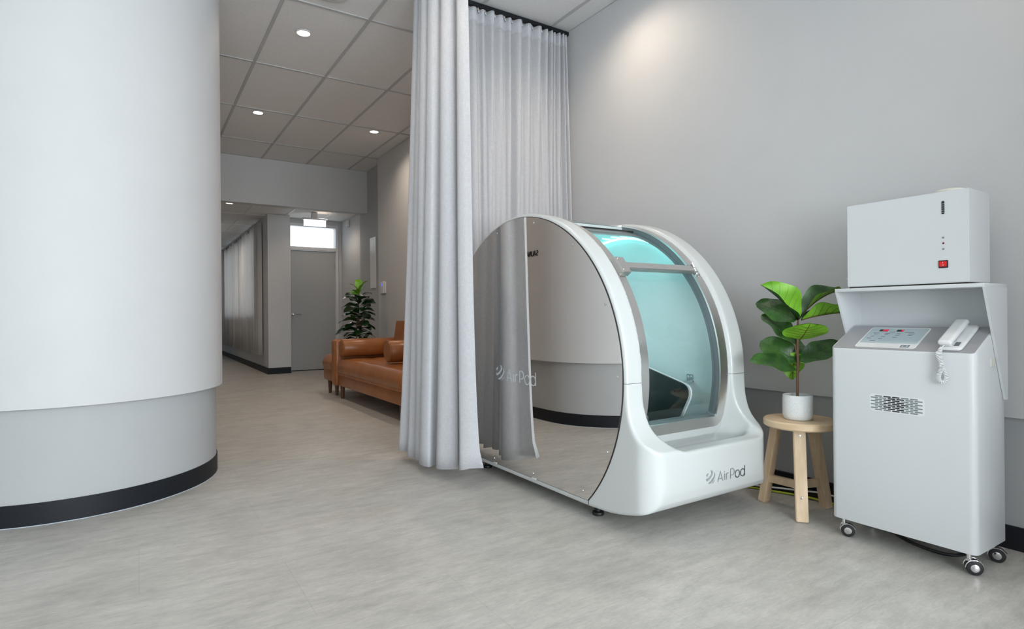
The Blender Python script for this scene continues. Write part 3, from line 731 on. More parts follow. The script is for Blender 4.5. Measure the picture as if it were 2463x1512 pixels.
# base, tip, across direction, width
LV = [
 ((2.555, 1.527, 0.885), (2.370, 1.586, 1.048), (VR*0.55+UP*0.75-VF*0.25, -VF*0.9-UP*0.25), 0.190, 0.05, 0.02, 1),
 ((2.562, 1.524, 0.893), (2.745, 1.430, 1.032), (VR*-0.35+UP*0.85+VF*0.35, -VF*0.7+UP*0.55), 0.150, 0.10, 0.05, 2),
 ((2.566, 1.520, 0.885), (2.725, 1.378, 0.925), (UP*0.85-VF*0.3, VF*0.85+UP*0.5), 0.130, 0.03, 0.03, 3),
 ((2.550, 1.530, 0.885), (2.432, 1.655, 0.970), UP*0.6+VR*0.3+VF*0.35, 0.140, 0.02, 0.05, 4),
 ((2.560, 1.523, 0.795), (2.478, 1.425, 0.872), VR*1.0-UP*0.08, 0.225, -0.03, 0.0, 5),
 ((2.546, 1.533, 0.775), (2.478, 1.655, 0.915), UP*0.35+VR*-0.75, 0.150, 0.05, 0.05, 6),
 ((2.548, 1.531, 0.655), (2.334, 1.610, 0.722), UP*0.62+VF*0.7, 0.125, 0.05, 0.09, 7),
 ((2.560, 1.524, 0.690), (2.742, 1.435, 0.785), UP*0.65+VF*0.6, 0.125, 0.05, 0.06, 8),
 ((2.560, 1.540, 0.735), (2.600, 1.590, 0.612), VR*1.0, 0.120, 0.05, 0.12, 9),
 ((2.570, 1.535, 0.902), (2.640, 1.570, 0.992), VR*0.9+UP*0.2, 0.085, 0.05, 0.08, 10),
 ((2.560, 1.541, 0.690), (2.495, 1.680, 0.788), UP*0.35+VR*0.8, 0.150, 0.05, 0.06, 11),
 ((2.565, 1.540, 0.700), (2.640, 1.640, 0.800), UP*0.3+VR*0.9, 0.130, 0.05, 0.05, 12),
]
for (b, tp, sd, wd, ar, cu, sdn) in LV:
    bm = nb(); leaf_mesh(bm, b, tp, sd, wd, cu, ar, 0.008 if sdn != 5 else 0.002, sdn, 16, 10, fold=0.15 if sdn != 5 else 0.04); fin_leaf(bm, pl, ('leaf_top', 'leaf_under', 'vein', 'vein_dark') if sdn != 1 else ('leaf_under', 'leaf_top', 'vein_dark', 'vein'))

# --- tall fiddle leaf fig behind the sofa
tp_ = thing('tall_fiddle_leaf_fig', 'tall dark fiddle leaf fig standing in the corner behind the sofa', 'plant', (2.44, 7.45, 0))
bm = nb(); lathe(bm, [(0, 0), (0.11, 0), (0.13, 0.02), (0.15, 0.30), (0.14, 0.30), (0.135, 0.27), (0, 0.27)], (2.44, 7.45, 0), 28); finish('pot', bm, 'pot', tp_)
bm = nb(); tube(bm, [(2.44, 7.45, 0.26), (2.445, 7.45, 0.6), (2.435, 7.46, 0.95), (2.44, 7.45, 1.30)], [0.014, 0.012, 0.010, 0.006], 8)
tube(bm, [(2.44, 7.45, 0.27), (2.39, 7.42, 0.55), (2.40, 7.42, 0.90)], [0.010, 0.008, 0.005], 8)
finish('stem', bm, 'stem', tp_)
rnd = random.Random(11)
for k in range(46):
    z = 0.60+0.66*k/45; a = k*2.399+rnd.random()*0.5
    ln = (0.27-0.09*(k/45)**2)*(0.85+0.3*rnd.random()); rise = -0.04+0.09*(k/45)**2+0.05*rnd.random()
    d = Vector((math.cos(a), math.sin(a)*0.85, 0))
    if d.x > 0.3: ln *= 0.88
    b = Vector((2.44, 7.45, z))+d*0.01; tq = b+d*ln+UP*rise
    if k > 41: tq = b+d*0.10+UP*(0.10+0.02*(k-42))
    bm = nb(); leaf_mesh(bm, b, tq, d.cross(UP)+UP*0.35*rnd.uniform(-1, 1), (0.155 if k < 40 else 0.085)+0.03*rnd.random(), 0.10, 0.12, 0.006, k, 10, 6, veins=False, mi_top=(0 if k < 40 else 1))
    fin_leaf(bm, tp_, ('leaf_dark', 'leaf_mid') if k < 40 else ('leaf_mid', 'leaf_under'))

# ================================================================== STOOL
t = thing('wooden_stool', 'round pale pine three legged stool between the pod and the control cabinet', 'stool', (SX, SY, 0))
bm = nb(); lathe(bm, [(0, 0), (0.148, 0), (0.155, 0.006), (0.156, 0.028), (0.150, 0.034), (0, 0.034)], (SX+0.008, SY-0.002, SZ-0.034), 64); finish('seat', bm, 'wood_top', t, angle=35)
feet = [Vector((2.445, 1.452, 0)), Vector((2.572, 1.722, 0)), Vector((2.728, 1.500, 0))]
cen = Vector((2.578, 1.556, 0))
def beam(bm, a, b, wdir, wa, ha, bev=0.003):
    a, b = Vector(a), Vector(b); d = (b-a).normalized(); u = Vector(wdir); u = (u-d*u.dot(d)).normalized(); v = d.cross(u)
    q = [bm.verts.new(p+u*sx*wa/2+v*sy*ha/2) for p in (a, b) for sx, sy in ((-1, -1), (1, -1), (1, 1), (-1, 1))]
    fs = [bm.faces.new([q[i] for i in f]) for f in ((3, 2, 1, 0), (4, 5, 6, 7), (0, 1, 5, 4), (1, 2, 6, 5), (2, 3, 7, 6), (3, 0, 4, 7))]
    bmesh.ops.bevel(bm, geom=list({e for f in fs for e in f.edges}), offset=bev, segments=2, affect='EDGES')
for F_ in feet:
    out = (F_-cen); out.normalize(); top = cen+out*(0.095 if F_ is not feet[2] else 0.09); top = Vector((top.x, top.y, SZ-0.036)); tan = UP.cross(out)
    bm = nb(); beam(bm, Vector((F_.x, F_.y, 0.001)), top, tan, 0.050, 0.036)
    lg = finish('leg', bm, 'wood', t)
    for z in (0.105, SZ-0.062):
        p = Vector((F_.x, F_.y, 0.0)).lerp(top, z/(SZ-0.036)); p = p+out*0.0185
        bm = nb(); lathe(bm, [(0, 0.004), (0.005, 0.003), (0.0065, 0.0), (0.0065, -0.004), (0, -0.004)], p, 14, out); finish('bolt', bm, 'chrome', lg)
for i, F_ in enumerate(feet):
    out = (F_-cen).normalized(); p = Vector((F_.x, F_.y, 0.0)).lerp(Vector((cen.x+out.x*0.095, cen.y+out.y*0.095, SZ-0.036)), 0.30)
    bm = nb(); beam(bm, Vector((cen.x, cen.y, p.z)), p, UP, 0.036, 0.022, 0.002); finish('brace', bm, 'wood', t)
    bm = nb(); q = Vector((cen.x+out.x*0.09, cen.y+out.y*0.09, SZ-0.047)); beam(bm, Vector((cen.x, cen.y, q.z)), q, UP, 0.022, 0.022, 0.002); finish('seat_rail', bm, 'wood', t)

# ================================================================== CONTROL CABINET
cb = thing('control_cabinet', 'tall white steel control cabinet on casters with a vented front, right of the stool', 'cabinet', (2.54, 1.055, 0))
YL, YR = 1.303, 0.807      # left and right side seen from the front
bm = nb()
prof = [(2.41, 0.077), (2.41, 0.770), (2.598, 0.861), (2.665, 0.861), (2.665, 0.077)]
fs = prism(bm, prof, 'y', YR, YL)
bm.edges.ensure_lookup_table()
vert = [e for e in bm.edges if all(abs(v.co.x-2.41) < 1e-5 for v in e.verts) and abs(e.verts[0].co.z-e.verts[1].co.z) > 0.3]
bmesh.ops.bevel(bm, geom=vert, offset=0.024, segments=6, profile=0.5, affect='EDGES')
es = [e for e in bm.edges if len(e.link_faces) == 2 and e.calc_face_angle(0) > R(24)]
bmesh.ops.bevel(bm, geom=es, offset=0.003, segments=2, profile=0.5, affect='EDGES')
finish('body', bm, 'machine', cb, angle=35)
sl = Vector((0.188, 0, 0.091)).normalized(); sn = Vector((-sl.z, 0, sl.x))
O0 = Vector((2.41, YL, 0.770)); Uy = Vector((0, -1, 0))
# console top plane: u runs right (towards -y), v runs up the slope, raised along u x v
chk = Uy.cross(sl)
def top_pt(u_, v_, h=0.0): return O0+Uy*u_+sl*v_+sn*h
bm = nb(); oprism(bm, rrect(0.006, 0.490, 0.006, 0.204, 0.010), top_pt(0, 0, 0.0), Uy, sl, 0.0012 if chk.z > 0 else -0.0012); finish('console_top', bm, 'machine_top', cb, smooth=False)
h = 1 if chk.z > 0 else -1
bm = nb(); oprism(bm, rrect(0.086, 0.303, 0.020, 0.188, 0.012), top_pt(0, 0, 0.0012), Uy, sl, 0.0015*h); cp = finish('control_panel', bm, 'plastic', cb, smooth=False)
bm = nb(); oprism(bm, rrect(0.092, 0.297, 0.055, 0.182, 0.006), top_pt(0, 0, 0.0027), Uy, sl, 0.0006*h); finish('overlay', bm, 'panel_blue', cp, smooth=False)
bm = nb()
for (u_, v_, wd) in ((0.118, 0.138, .022), (0.122, 0.128, .014), (0.117, 0.110, .014), (0.112, 0.093, .014), (0.13, 0.072, .020),
                     (0.163, 0.136, .016), (0.163, 0.126, .014), (0.158, 0.108, .015), (0.154, 0.090, .015),
                     (0.205, 0.136, .015), (0.205, 0.122, .015), (0.201, 0.104, .015), (0.246, 0.136, .022), (0.248, 0.124, .015),
                     (0.174, 0.148, .020), (0.228, 0.148, .034)):
    oprism(bm, [(u_-0.006, v_-0.0016), (u_-0.006+wd, v_-0.0016), (u_-0.006+wd, v_+0.0016), (u_-0.006, v_+0.0016)], top_pt(0, 0, 0.0033), Uy, sl, 0.0003*h)
finish('button_captions', bm, 'ink', cp, smooth=False)
bm = nb()
for (u_, v_) in ((0.106, 0.110), (0.152, 0.126)): oprism(bm, arc2(u_, v_, 0.004, 0.004, 0, 360, 12)[:-1], top_pt(0, 0, 0.0033), Uy, sl, 0.0006*h)
finish('indicator', bm, 'pink', cp, smooth=False)
for (u0, u1, digs) in ((0.126, 0.158, '_108'), (0.190, 0.214, '__8')):
    bm = nb(); oprism(bm, rrect(u0, u1, 0.153, 0.169, 0.001), top_pt(0, 0, 0.0033), Uy, sl, 0.0006*h); dp = finish('display', bm, 'disp', cp, smooth=False)
    bm = nb(); n = len(digs); cw = (u1-u0)/n
    SEG = {'1': 'bc', '0': 'abcdef', '8': 'abcdefg', '_': ''}
    for k, ch in enumerate(digs):
        x0 = u0+k*cw+cw*0.2; x1 = u0+(k+1)*cw-cw*0.12; y0, y2 = 0.1550, 0.1672; y1 = (y0+y2)/2; q = 0.0011
        S = {'a': (x0, x1, y2-q, y2), 'g': (x0, x1, y1-q/2, y1+q/2), 'd': (x0, x1, y0, y0+q), 'f': (x0, x0+q, y1, y2), 'b': (x1-q, x1, y1, y2), 'e': (x0, x0+q, y0, y1), 'c': (x1-q, x1, y0, y1)}
        for s in SEG[ch]:
            a, b_, c_, d_ = S[s]; oprism(bm, [(a, c_), (b_, c_), (b_, d_), (a, d_)], top_pt(0, 0, 0.0039), Uy, sl, 0.0003*h)
    finish('digits', bm, 'digit', dp, smooth=False)
bm = nb(); oprism(bm, rrect(0.250, 0.280, 0.026, 0.046, 0.002), top_pt(0, 0, 0.0027), Uy, sl, 0.0005*h); bd = finish('maker_badge', bm, 'ink', cp, smooth=False)
bm = nb(); oprism(bm, rrect(0.254, 0.276, 0.029, 0.043, 0.002), top_pt(0, 0, 0.0032), Uy, sl, 0.0004*h); finish('badge_plate', bm, 'panel_blue', bd, smooth=False)
bm = nb(); oprism(bm, arc2(0.265, 0.036, 0.006, 0.004, 0, 360, 14)[:-1], top_pt(0, 0, 0.0036), Uy, sl, 0.0004*h); finish('badge_emblem', bm, 'ink', bd, smooth=False)
# vent plate with brick pattern of slots
vy0, vy1, vz0, vz1 = 0.962, 1.150, 0.535, 0.600
bm = nb(); prism(bm, rrect(vy0, vy1, vz0, vz1, 0.011), 'x', 2.4092, 2.4102); vp = finish('vent_plate', bm, 'plastic', cb, smooth=False)
bm = nb(); bd2 = nb()
rows = 9; rh = (vz1-vz0-0.006)/rows; pw = 0.0305
cyv, czv = 1.062, 0.568
for r_ in range(rows):
    z = vz1-0.003-rh*(r_+0.5); off = 0.0 if r_ % 2 else pw/2
    y = vy1-0.004-off
    while y-pw*0.86 > vy0-0.002+ (0 if r_ % 2 else 0.012):
        ya, yb = y-pw*0.86, y
        d = math.hypot(((ya+yb)/2-cyv)/1.0, (z-czv)/1.0)
        tgt = bd2 if d < 0.036 else bm
        prism(tgt, rrect(ya, yb, z-rh*0.36, z+rh*0.36, rh*0.355, 4), 'x', 2.4086, 2.4091)
        y -= pw
finish('perforation', bm, 'grille', vp, smooth=False); finish('fan_perforation', bd2, 'hole', vp, smooth=False)
# side recess handle
bm = nb(); prism(bm, rrect(2.540, 2.576, 0.720, 0.751, 0.003), 'y', YR-0.003, YR+0.002); hd = finish('side_latch', bm, 'cream', cb, smooth=False)
bm = nb(); prism(bm, [(2.546, 0.725), (2.570, 0.725), (2.570, 0.746), (2.546, 0.746)], 'y', YR-0.0036, YR-0.0028); finish('latch_recess', bm, 'cream', hd, smooth=False)
# hood
HL, HR = 1.312, 0.798
bm = nb()
box(bm, 2.466, 2.672, HR, HL, 1.003, 1.017, 0.002, 2)
box(bm, 2.662, 2.672, HR+0.008, HL-0.008, 0.60, 1.003)
for ya in (HR, HL-0.008):
    prism(bm, [(2.468, 1.0035), (2.672, 1.0035), (2.672, 0.596), (2.652, 0.596)], 'y', ya, ya+0.008, 0.0015, 1)
finish('hood', bm, 'machine', cb, angle=35)
# casters
for i, (x, y, rz) in enumerate(((2.442, 1.270, -1.10), (2.442, 0.842, -1.0), (2.640, 0.838, -1.35), (2.640, 1.272, -0.9))):
    bm = nb(); tube(bm, [(x, y, 0.050), (x, y, 0.082)], 0.008, 12)
    lathe(bm, [(0, 0), (0.017, 0), (0.017, 0.003), (0, 0.003)], (x, y, 0.0735), 20)
    ca = Vector((math.cos(rz), math.sin(rz), 0)); wc = Vector((x, y, 0.0255))+ca*0.014 ; sd = Vector((-ca.y, ca.x, 0))
    for s in (-1, 1):
        tube(bm, [wc+sd*s*0.014+Vector((ca.x*math.cos(a), ca.y*math.cos(a), math.sin(a)))*0.0275 for a in [R(15+k*15) for k in range(12)]], 0.0022, 6)
    box(bm, x-0.009, x+0.009, y-0.009, y+0.009, 0.045, 0.055, 0.002, 1)
    c0 = finish('caster', bm, 'chrome', cb)
    for s in (-1, 1):
        bm = nb(); lathe(bm, [(0, 0), (0.018, 0), (0.0235, 0.002), (0.0252, 0.005), (0.0252, 0.009), (0.0235, 0.012), (0.015, 0.0135), (0, 0.0135)], wc+sd*s*0.0015, 28, sd*s); finish('wheel', bm, 'rubber', c0)
        bm = nb(); lathe(bm, [(0.0, 0.0148), (0.010, 0.0146), (0.0135, 0.0138), (0.0140, 0.0128), (0, 0.0128)], wc+sd*s*0.0022, 24, sd*s); finish('hub_cap', bm, 'chrome', c0)

# ---- handset on the console
t = thing('corded_handset', 'white corded phone handset resting on the cabinet console beside the control panel', 'telephone', tuple(top_pt(0.42, 0.09, 0.003)))
def pad(bm, u0, u1, v0, v1, h0, h1, rc, re, ends=0.0):
    """soft edged slab on the console: rounded outline, rounded top and bottom edges, optional arched ends"""
    steps = [(re*(1-math.sin(PI/2*k/4)), h0+re*0.5*(1-math.cos(PI/2*k/4))) for k in range(5)] + [(re*(1-math.cos(PI/2*k/5)), h1-re*(1-math.sin(PI/2*k/5))) for k in range(5, -1, -1)][::-1]
    steps = [(re*0.5, h0), (0, h0+re*0.5)] + [(re*(1-math.cos(PI/2*k/5)), h1-re+re*math.sin(PI/2*k/5)) for k in range(6)]
    rings = []
    for ins, hh in steps:
        P_ = rrect(u0+ins, u1-ins, v0+ins, v1-ins, max(rc-ins, 0.0008), 5)
        rings.append([bm.verts.new(top_pt(p[0], p[1], hh-(ends*((p[1]-(v0+v1)/2)/((v1-v0)/2))**2 if hh > (h0+h1)/2 else 0))) for p in P_])
    for a, b_ in zip(rings, rings[1:]):
        for k in range(len(a)): bm.faces.new([a[k], a[(k+1) % len(a)], b_[(k+1) % len(a)], b_[k]])
    bm.faces.new(rings[0][::-1]); bm.faces.new(rings[-1])
bm = nb(); pad(bm, 0.382, 0.452, 0.014, 0.200, 0.0015, 0.014, 0.014, 0.007); finish('cradle', bm, 'plastic', t, angle=60)
bm = nb(); pad(bm, 0.380, 0.424, 0.018, 0.200, 0.020, 0.042, 0.010, 0.010, 0.003); pad(bm, 0.384, 0.420, 0.024, 0.060, 0.0145, 0.024, 0.008, 0.003); pad(bm, 0.384, 0.420, 0.160, 0.196, 0.0145, 0.024, 0.008, 0.003)
finish('handset', bm, 'plastic', t, angle=60)
bm = nb(); pad(bm, 0.424, 0.440, 0.030, 0.060, 0.0142, 0.0150, 0.003, 0.0004); finish('hook_switch', bm, 'ink', t)
# coiled cord: drop and loop back
path = [top_pt(0.402, 0.030, 0.022), top_pt(0.394, 0.004, 0.015), Vector((2.399, 0.908, 0.772)), Vector((2.396, 0.905, 0.745)), Vector((2.396, 0.898, 0.715)), Vector((2.397, 0.889, 0.692)), Vector((2.395, 0.889, 0.679)), Vector((2.393, 0.894, 0.670)),
        Vector((2.390, 0.903, 0.670)), Vector((2.388, 0.908, 0.680)), Vector((2.387, 0.906, 0.696)), Vector((2.386, 0.899, 0.718)), Vector((2.388, 0.902, 0.740)), Vector((2.393, 0.913, 0.765)), top_pt(0.386, 0.006, 0.010), top_pt(0.384, 0.018, 0.006)]
P3 = []
for i in range(len(path)-1):
    a = path[max(i-1, 0)]; b_ = path[i]; c_ = path[i+1]; d_ = path[min(i+2, len(path)-1)]
    for k in range(48):
        q = k/48; P3.append(0.5*((2*b_)+(-a+c_)*q+(2*a-5*b_+4*c_-d_)*q*q+(-a+3*b_-3*c_+d_)*q**3))
coil = []; ang = 0; ln = 0; pu = None; tot = sum((P3[i+1]-P3[i]).length for i in range(len(P3)-1))
for i in range(len(P3)-1):
    d_ = (P3[i+1]-P3[i]); ln += d_.length; dd = d_.normalized()
    if pu is None: u_, v_ = frame_of(dd)
    else: u_ = (pu-dd*pu.dot(dd)).normalized(); v_ = dd.cross(u_)
    pu = u_; ang = ln/0.0050*2*PI
    e = min(1.0, max(0.0, (ln-0.02)/0.01), max(0.0, (tot-ln-0.02)/0.01))
    coil.append(P3[i]+(u_*math.cos(ang)+v_*math.sin(ang))*0.0056*e)
dense = []
for i in range(len(coil)-1): dense.append(coil[i])
bm = nb(); tube(bm, dense, 0.0018, 6); finish('coiled_cord', bm, 'plastic', t)

# ---- white machine box on top of the hood
t = thing('steam_generator_box', 'plain white steel box with a red rocker switch standing on top of the control cabinet', 'machine', (2.60, 1.065, 1.017))
bm = nb(); box(bm, 2.500, 2.690, 0.853, 1.278, 1.0235, 1.361)
bm.edges.ensure_lookup_table()
es = [e for e in bm.edges if all(abs(v.co.y-0.853) < 1e-5 and abs(v.co.x-2.50) < 1e-5 for v in e.verts)]
bmesh.ops.bevel(bm, geom=list(bm.edges), offset=0.0025, segments=2, affect='EDGES'); finish('casing', bm, 'machine', t, angle=35)
bm = nb(); box(bm, 2.506, 2.684, 0.860, 1.272, 1.0175, 1.0234); finish('base_gap_shade', bm, 'gap', t, smooth=False)  # dark slab painted as the shade in the gap below the casing
bm = nb(); lathe(bm, [(0, 0), (0.048, 0), (0.048, 0.014), (0.042, 0.019), (0, 0.019)], (2.60, 0.945, 1.3612), 32); finish('cap', bm, 'cream', t)
FX = 2.4998
bm = nb(); prism(bm, rrect(0.9275, 0.9365, 1.277, 1.326, 0.0042, 5), 'x', FX-0.0012, FX); g = finish('level_window', bm, 'hole', t, smooth=False)
bm = nb()
for k in range(5): box(bm, FX-0.0018, FX-0.0012, 0.9275, 0.9365, 1.2835+k*0.0078, 1.2843+k*0.0078)
finish('level_marks', bm, 'plastic', g, smooth=False)
for z, m, nm in ((1.191, 'grille', 'grey indicator lens'), (1.170, 'redled', 'dark red indicator lens'), (1.149, 'grille', 'grey indicator lens')):
    bm = nb(); lathe(bm, [(0.0, 0.003), (0.002, 0.0028), (0.0033, 0.0012), (0.0036, 0), (0, 0)], (FX, 0.932, z), 18, (-1, 0, 0)); o = finish('indicator_light', bm, m, t); o['label'] = nm
bm = nb(); box(bm, FX-0.003, FX, 0.917, 0.947, 1.079, 1.107, 0.001, 1); sw = finish('rocker_switch', bm, 'rubber', t)
bm = nb(); prism(bm, [(FX-0.003, 1.084), (FX-0.003, 1.103), (FX-0.0065, 1.102), (FX-0.0045, 1.084)], 'y', 0.9205, 0.9435); rk = finish('rocker', bm, 'red', sw, smooth=False); rk['label'] = 'red rocker'
bm = nb(); tube(bm, [(FX-0.0056, 0.932+0.0022*math.cos(a), 1.0895+0.0022*math.sin(a)) for a in [2*PI*k/12 for k in range(12)]], 0.0004, 5, closed=True)
box(bm, FX-0.0068, FX-0.006, 0.9315, 0.9325, 1.0965, 1.1005); finish('switch_marks', bm, 'plastic', rk, smooth=False)
bm = nb(); lathe(bm, [(0, 0), (0.006, 0), (0.006, 0.010), (0, 0.010)], (2.58, 1.2782, 1.295), 12, (0, 1, 0)); finish('side_screw', bm, 'plastic', t)
bm = nb(); lathe(bm, [(0, 0), (0.005, 0), (0.005, 0.008), (0, 0.008)], (2.52, 1.2782, 1.06), 12, (0, 1, 0)); finish('side_screw', bm, 'plastic', t)
bm = nb(); tube(bm, [(2.62, 1.279, 1.05), (2.62, 1.290, 1.045), (2.625, 1.292, 1.030), (2.64, 1.288, 1.026), (2.68, 1.285, 1.028), (2.70, 1.27, 1.028), (2.71, 1.24, 1.05)], 0.006, 8); finish('power_lead', bm, 'rubber', t)

# ---- cables on the floor along the right wall
def cable(name, pts, r_, m, label):
    P = []
    pp = [Vector(p) for p in pts]
    for i in range(len(pp)-1):
        a = pp[max(i-1, 0)]; b_ = pp[i]; c_ = pp[i+1]; d_ = pp[min(i+2, len(pp)-1)]
        for k in range(8):
            q = k/8; P.append(0.5*((2*b_)+(-a+c_)*q+(2*a-5*b_+4*c_-d_)*q*q+(-a+3*b_-3*c_+d_)*q**3))
    P.append(pp[-1]); bm = nb(); tube(bm, [p-Vector((0, 0, 0)) for p in P], r_, 8)
    o = finish(name, bm, m, origin=(pp[0].x, pp[0].y, 0)); setp(o, label, 'cable')
cable('power_cable', [(2.44, 2.20, 0.006), (2.60, 2.02, 0.006), (2.690, 1.89, 0.006), (2.730, 1.776, 0.006), (2.765, 1.66, 0.008), (2.772, 1.50, 0.010), (2.765, 1.1, 0.006)], 0.005, 'yellow', 'yellow and green cable on the floor behind the stool, nearest the camera')
cable('power_cable', [(2.45, 2.26, 0.009), (2.66, 2.04, 0.009), (2.735, 1.86, 0.009), (2.775, 1.66, 0.018), (2.790, 1.50, 0.024), (2.785, 1.1, 0.009)], 0.008, 'rubber', 'thick black cable on the floor behind the stool, between the yellow cable and the wall')
cable('power_cable', [(2.46, 2.32, 0.007), (2.71, 2.08, 0.007), (2.775, 1.86, 0.007), (2.800, 1.66, 0.007), (2.803, 1.50, 0.007), (2.80, 1.1, 0.007)], 0.006, 'alu', 'thin dark cable lying closest to the black skirting behind the stool')
cable('power_cable', [(2.45, 2.23, 0.022), (2.64, 2.00, 0.021), (2.715, 1.84, 0.020), (2.768, 1.66, 0.032), (2.785, 1.50, 0.042), (2.78, 1.1, 0.022)], 0.0045, 'plastic', 'thin white cable lying over the black cables behind the stool')
cable('floor_cable', [(2.66, 1.20, 0.007), (2.58, 1.10, 0.007), (2.545, 1.00, 0.007), (2.56, 0.93, 0.007), (2.65, 0.90, 0.007)], 0.006, 'rubber', 'black cable lying in a curve on the floor under the control cabinet')

# ================================================================== THE POD
YC, ZC, RO = 2.555, 0.642, 0.803
PX0, PX1 = 1.690, 2.480
pod = thing('oxygen_pod', 'white round capsule pod with a mirrored side and cyan lit interior', 'capsule', (2.09, YC, 0))
def smoothstep(a, b, x):
    t_ = np.clip((x-a)/(b-a), 0, 1); return t_*t_*(3-2*t_)
def smax(a, b, k):
    h_ = np.clip(0.5-0.5*(b-a)/k, 0, 1); return b*(1-h_)+a*h_+k*h_*(1-h_)
# side profile
prof = []
for a in np.arange(0, 226.5, 2.0): prof.append((YC-RO*math.cos(R(a)), ZC+RO*math.sin(R(a))))
prof += [(3.09, 0.060), (2.0, 0.060)]
low = catmull([(2.0, 0.060), (1.86, 0.068), (1.74, 0.090), (1.655, 0.118), (1.625, 0.150)], 8)
prof += [tuple(p) for p in low[1:]]
prof += [(1.615, 0.19), (1.610, 0.24), (1.610, 0.29), (1.612, 0.345)]
fl = catmull([(1.616, 0.362), (1.645, 0.378), (1.690, 0.411), (1.722, 0.452), (1.741, 0.505), (1.750, 0.570), (1.752, 0.642)], 8)
prof += [tuple(p) for p in fl[:-1]]
PR = np.array(prof)
def sdf_poly(P, Y, Z):
    d = np.full(Y.shape, 1e9); s = np.ones(Y.shape); n = len(P); j = n-1
    for i in range(n):
        ex, ey = P[j]-P[i]; wx = Y-P[i, 0]; wy = Z-P[i, 1]
        t_ = np.clip((wx*ex+wy*ey)/(ex*ex+ey*ey+1e-12), 0, 1)
        bx = wx-ex*t_; by = wy-ey*t_; d = np.minimum(d, bx*bx+by*by)
        c1 = Z >= P[i, 1]; c2 = Z < P[j, 1]; c3 = ex*wy > ey*wx
        allc = c1 & c2 & c3; no = (~c1) & (~c2) & (~c3); s = np.where(allc | no, -s, s); j = i
    return s*np.sqrt(d)
HG = 0.0085
gy = np.arange(1.55, 3.42, HG); gz = np.arange(0.02, 1.50, HG); gx = np.arange(1.64, 2.53, HG)
YY, ZZ = np.meshgrid(gy, gz, indexing='ij')
D2 = sdf_poly(PR, YY, ZZ)
def interp2(y, z):
    fy = np.clip((y-gy[0])/HG, 0, len(gy)-1.001); fz = np.clip((z-gz[0])/HG, 0, len(gz)-1.001)
    i = fy.astype(int); j = fz.astype(int); a = fy-i; b = fz-j
    return (D2[i, j]*(1-a)*(1-b)+D2[i+1, j]*a*(1-b)+D2[i, j+1]*(1-a)*b+D2[i+1, j+1]*a*b)
def shell_sdf(x, y, z, d2=None):
    if d2 is None: d2 = interp2(y, z)
    rr = 0.015+0*y
    hx = (PX1-PX0)/2; xc = (PX1+PX0)/2
    qx = np.abs(x-xc)-hx+rr; q2 = d2+rr
    d = np.minimum(np.maximum(qx, q2), 0)+np.sqrt(np.maximum(qx, 0)**2+np.maximum(q2, 0)**2)-rr
    rp = 0.105; px_ = np.abs(x-xc)-hx+rp; py_ = np.abs(y-(1.6095+1.2))-1.2+rp
    dp = np.minimum(np.maximum(px_, py_), 0)+np.sqrt(np.maximum(px_, 0)**2+np.maximum(py_, 0)**2)-rp
    d = smax(d, dp+0*d, 0.006)
    rad = np.sqrt((y-YC)**2+(z-ZC)**2)
    # recess between the two arches, in front of the door drum
    dep = np.maximum(rad-0.785, 0)
    lo = 1.786-0.010*0; 
    bx = np.maximum((1.786-0.0*dep)+0.25*dep-x, (x-(2.368+0.42*dep))*0.93)
    s_top = smax(bx, 0.351-z+0*bx, 0.075)
    s_tray = smax(smax(bx, 1.695-y+0*bx, 0.045), 0.300-z+0*bx, 0.03)
    S = smax(-smax(-s_top, -s_tray, 0.02), 0.779-rad+0*bx, 0.02)
    d = smax(d, -S, 0.010)
    # hollow chamber and door opening
    H = np.maximum(np.maximum(rad-0.748, 0.20-z), np.maximum(1.730-x, x-2.435))
    ang = np.arctan2(z-ZC, YC-y)
    O = np.maximum(np.maximum(0.5-rad, rad-0.80), np.maximum(np.maximum(1.822-x, x-2.322), np.maximum(R(-19.5)-ang, ang-R(80))*0.6))
    d = np.maximum(d, -H); d = np.maximum(d, -O)
    return d
X3 = gx[None, None, :]; Y3 = gy[:, None, None]; Z3 = gz[None, :, None]
V = shell_sdf(X3, Y3+0*X3*0, Z3+0*X3, d2=D2[:, :, None]+0*X3).astype(np.float32)   # (ny, nz, nx)
ins = V < 0
ny, nz, nx = V.shape
cnt = np.zeros((ny-1, nz-1, nx-1), np.int32); acc = np.zeros((3, ny-1, nz-1, nx-1), np.float32)
offs = [(a, b, c) for a in (0, 1) for b in (0, 1) for c in (0, 1)]
def sub(o): return slice(o[0], ny-1+o[0]), slice(o[1], nz-1+o[1]), slice(o[2], nx-1+o[2])
for o in offs:
    for ax in range(3):
        if o[ax] == 0:
            q = list(o); q[ax] = 1; a = V[sub(o)]; b = V[sub(q)]; cr = (a < 0) != (b < 0)
            t_ = np.where(cr, a/(a-b+1e-12), 0)
            cnt += cr
            for k in range(3): acc[k] += np.where(cr, o[k]+(t_ if k == ax else 0), 0)
act = cnt > 0
idx = -np.ones(act.shape, np.int64); ijk = np.argwhere(act); idx[act] = np.arange(len(ijk))
pos = acc[:, act].T/cnt[act][:, None] + ijk
py = gy[0]+pos[:, 0]*HG; pz = gz[0]+pos[:, 1]*HG; px = gx[0]+pos[:, 2]*HG
for _ in range(3):
    e = 0.0015; d0 = shell_sdf(px, py, pz)
    gxx = (shell_sdf(px+e, py, pz)-shell_sdf(px-e, py, pz))/(2*e); gyy = (shell_sdf(px, py+e, pz)-shell_sdf(px, py-e, pz))/(2*e); gzz = (shell_sdf(px, py, pz+e)-shell_sdf(px, py, pz-e))/(2*e)
    g2 = gxx**2+gyy**2+gzz**2+1e-6; st_ = np.clip(d0/g2, -HG*0.6, HG*0.6)*0.8
    px -= gxx*st_; py -= gyy*st_; pz -= gzz*st_
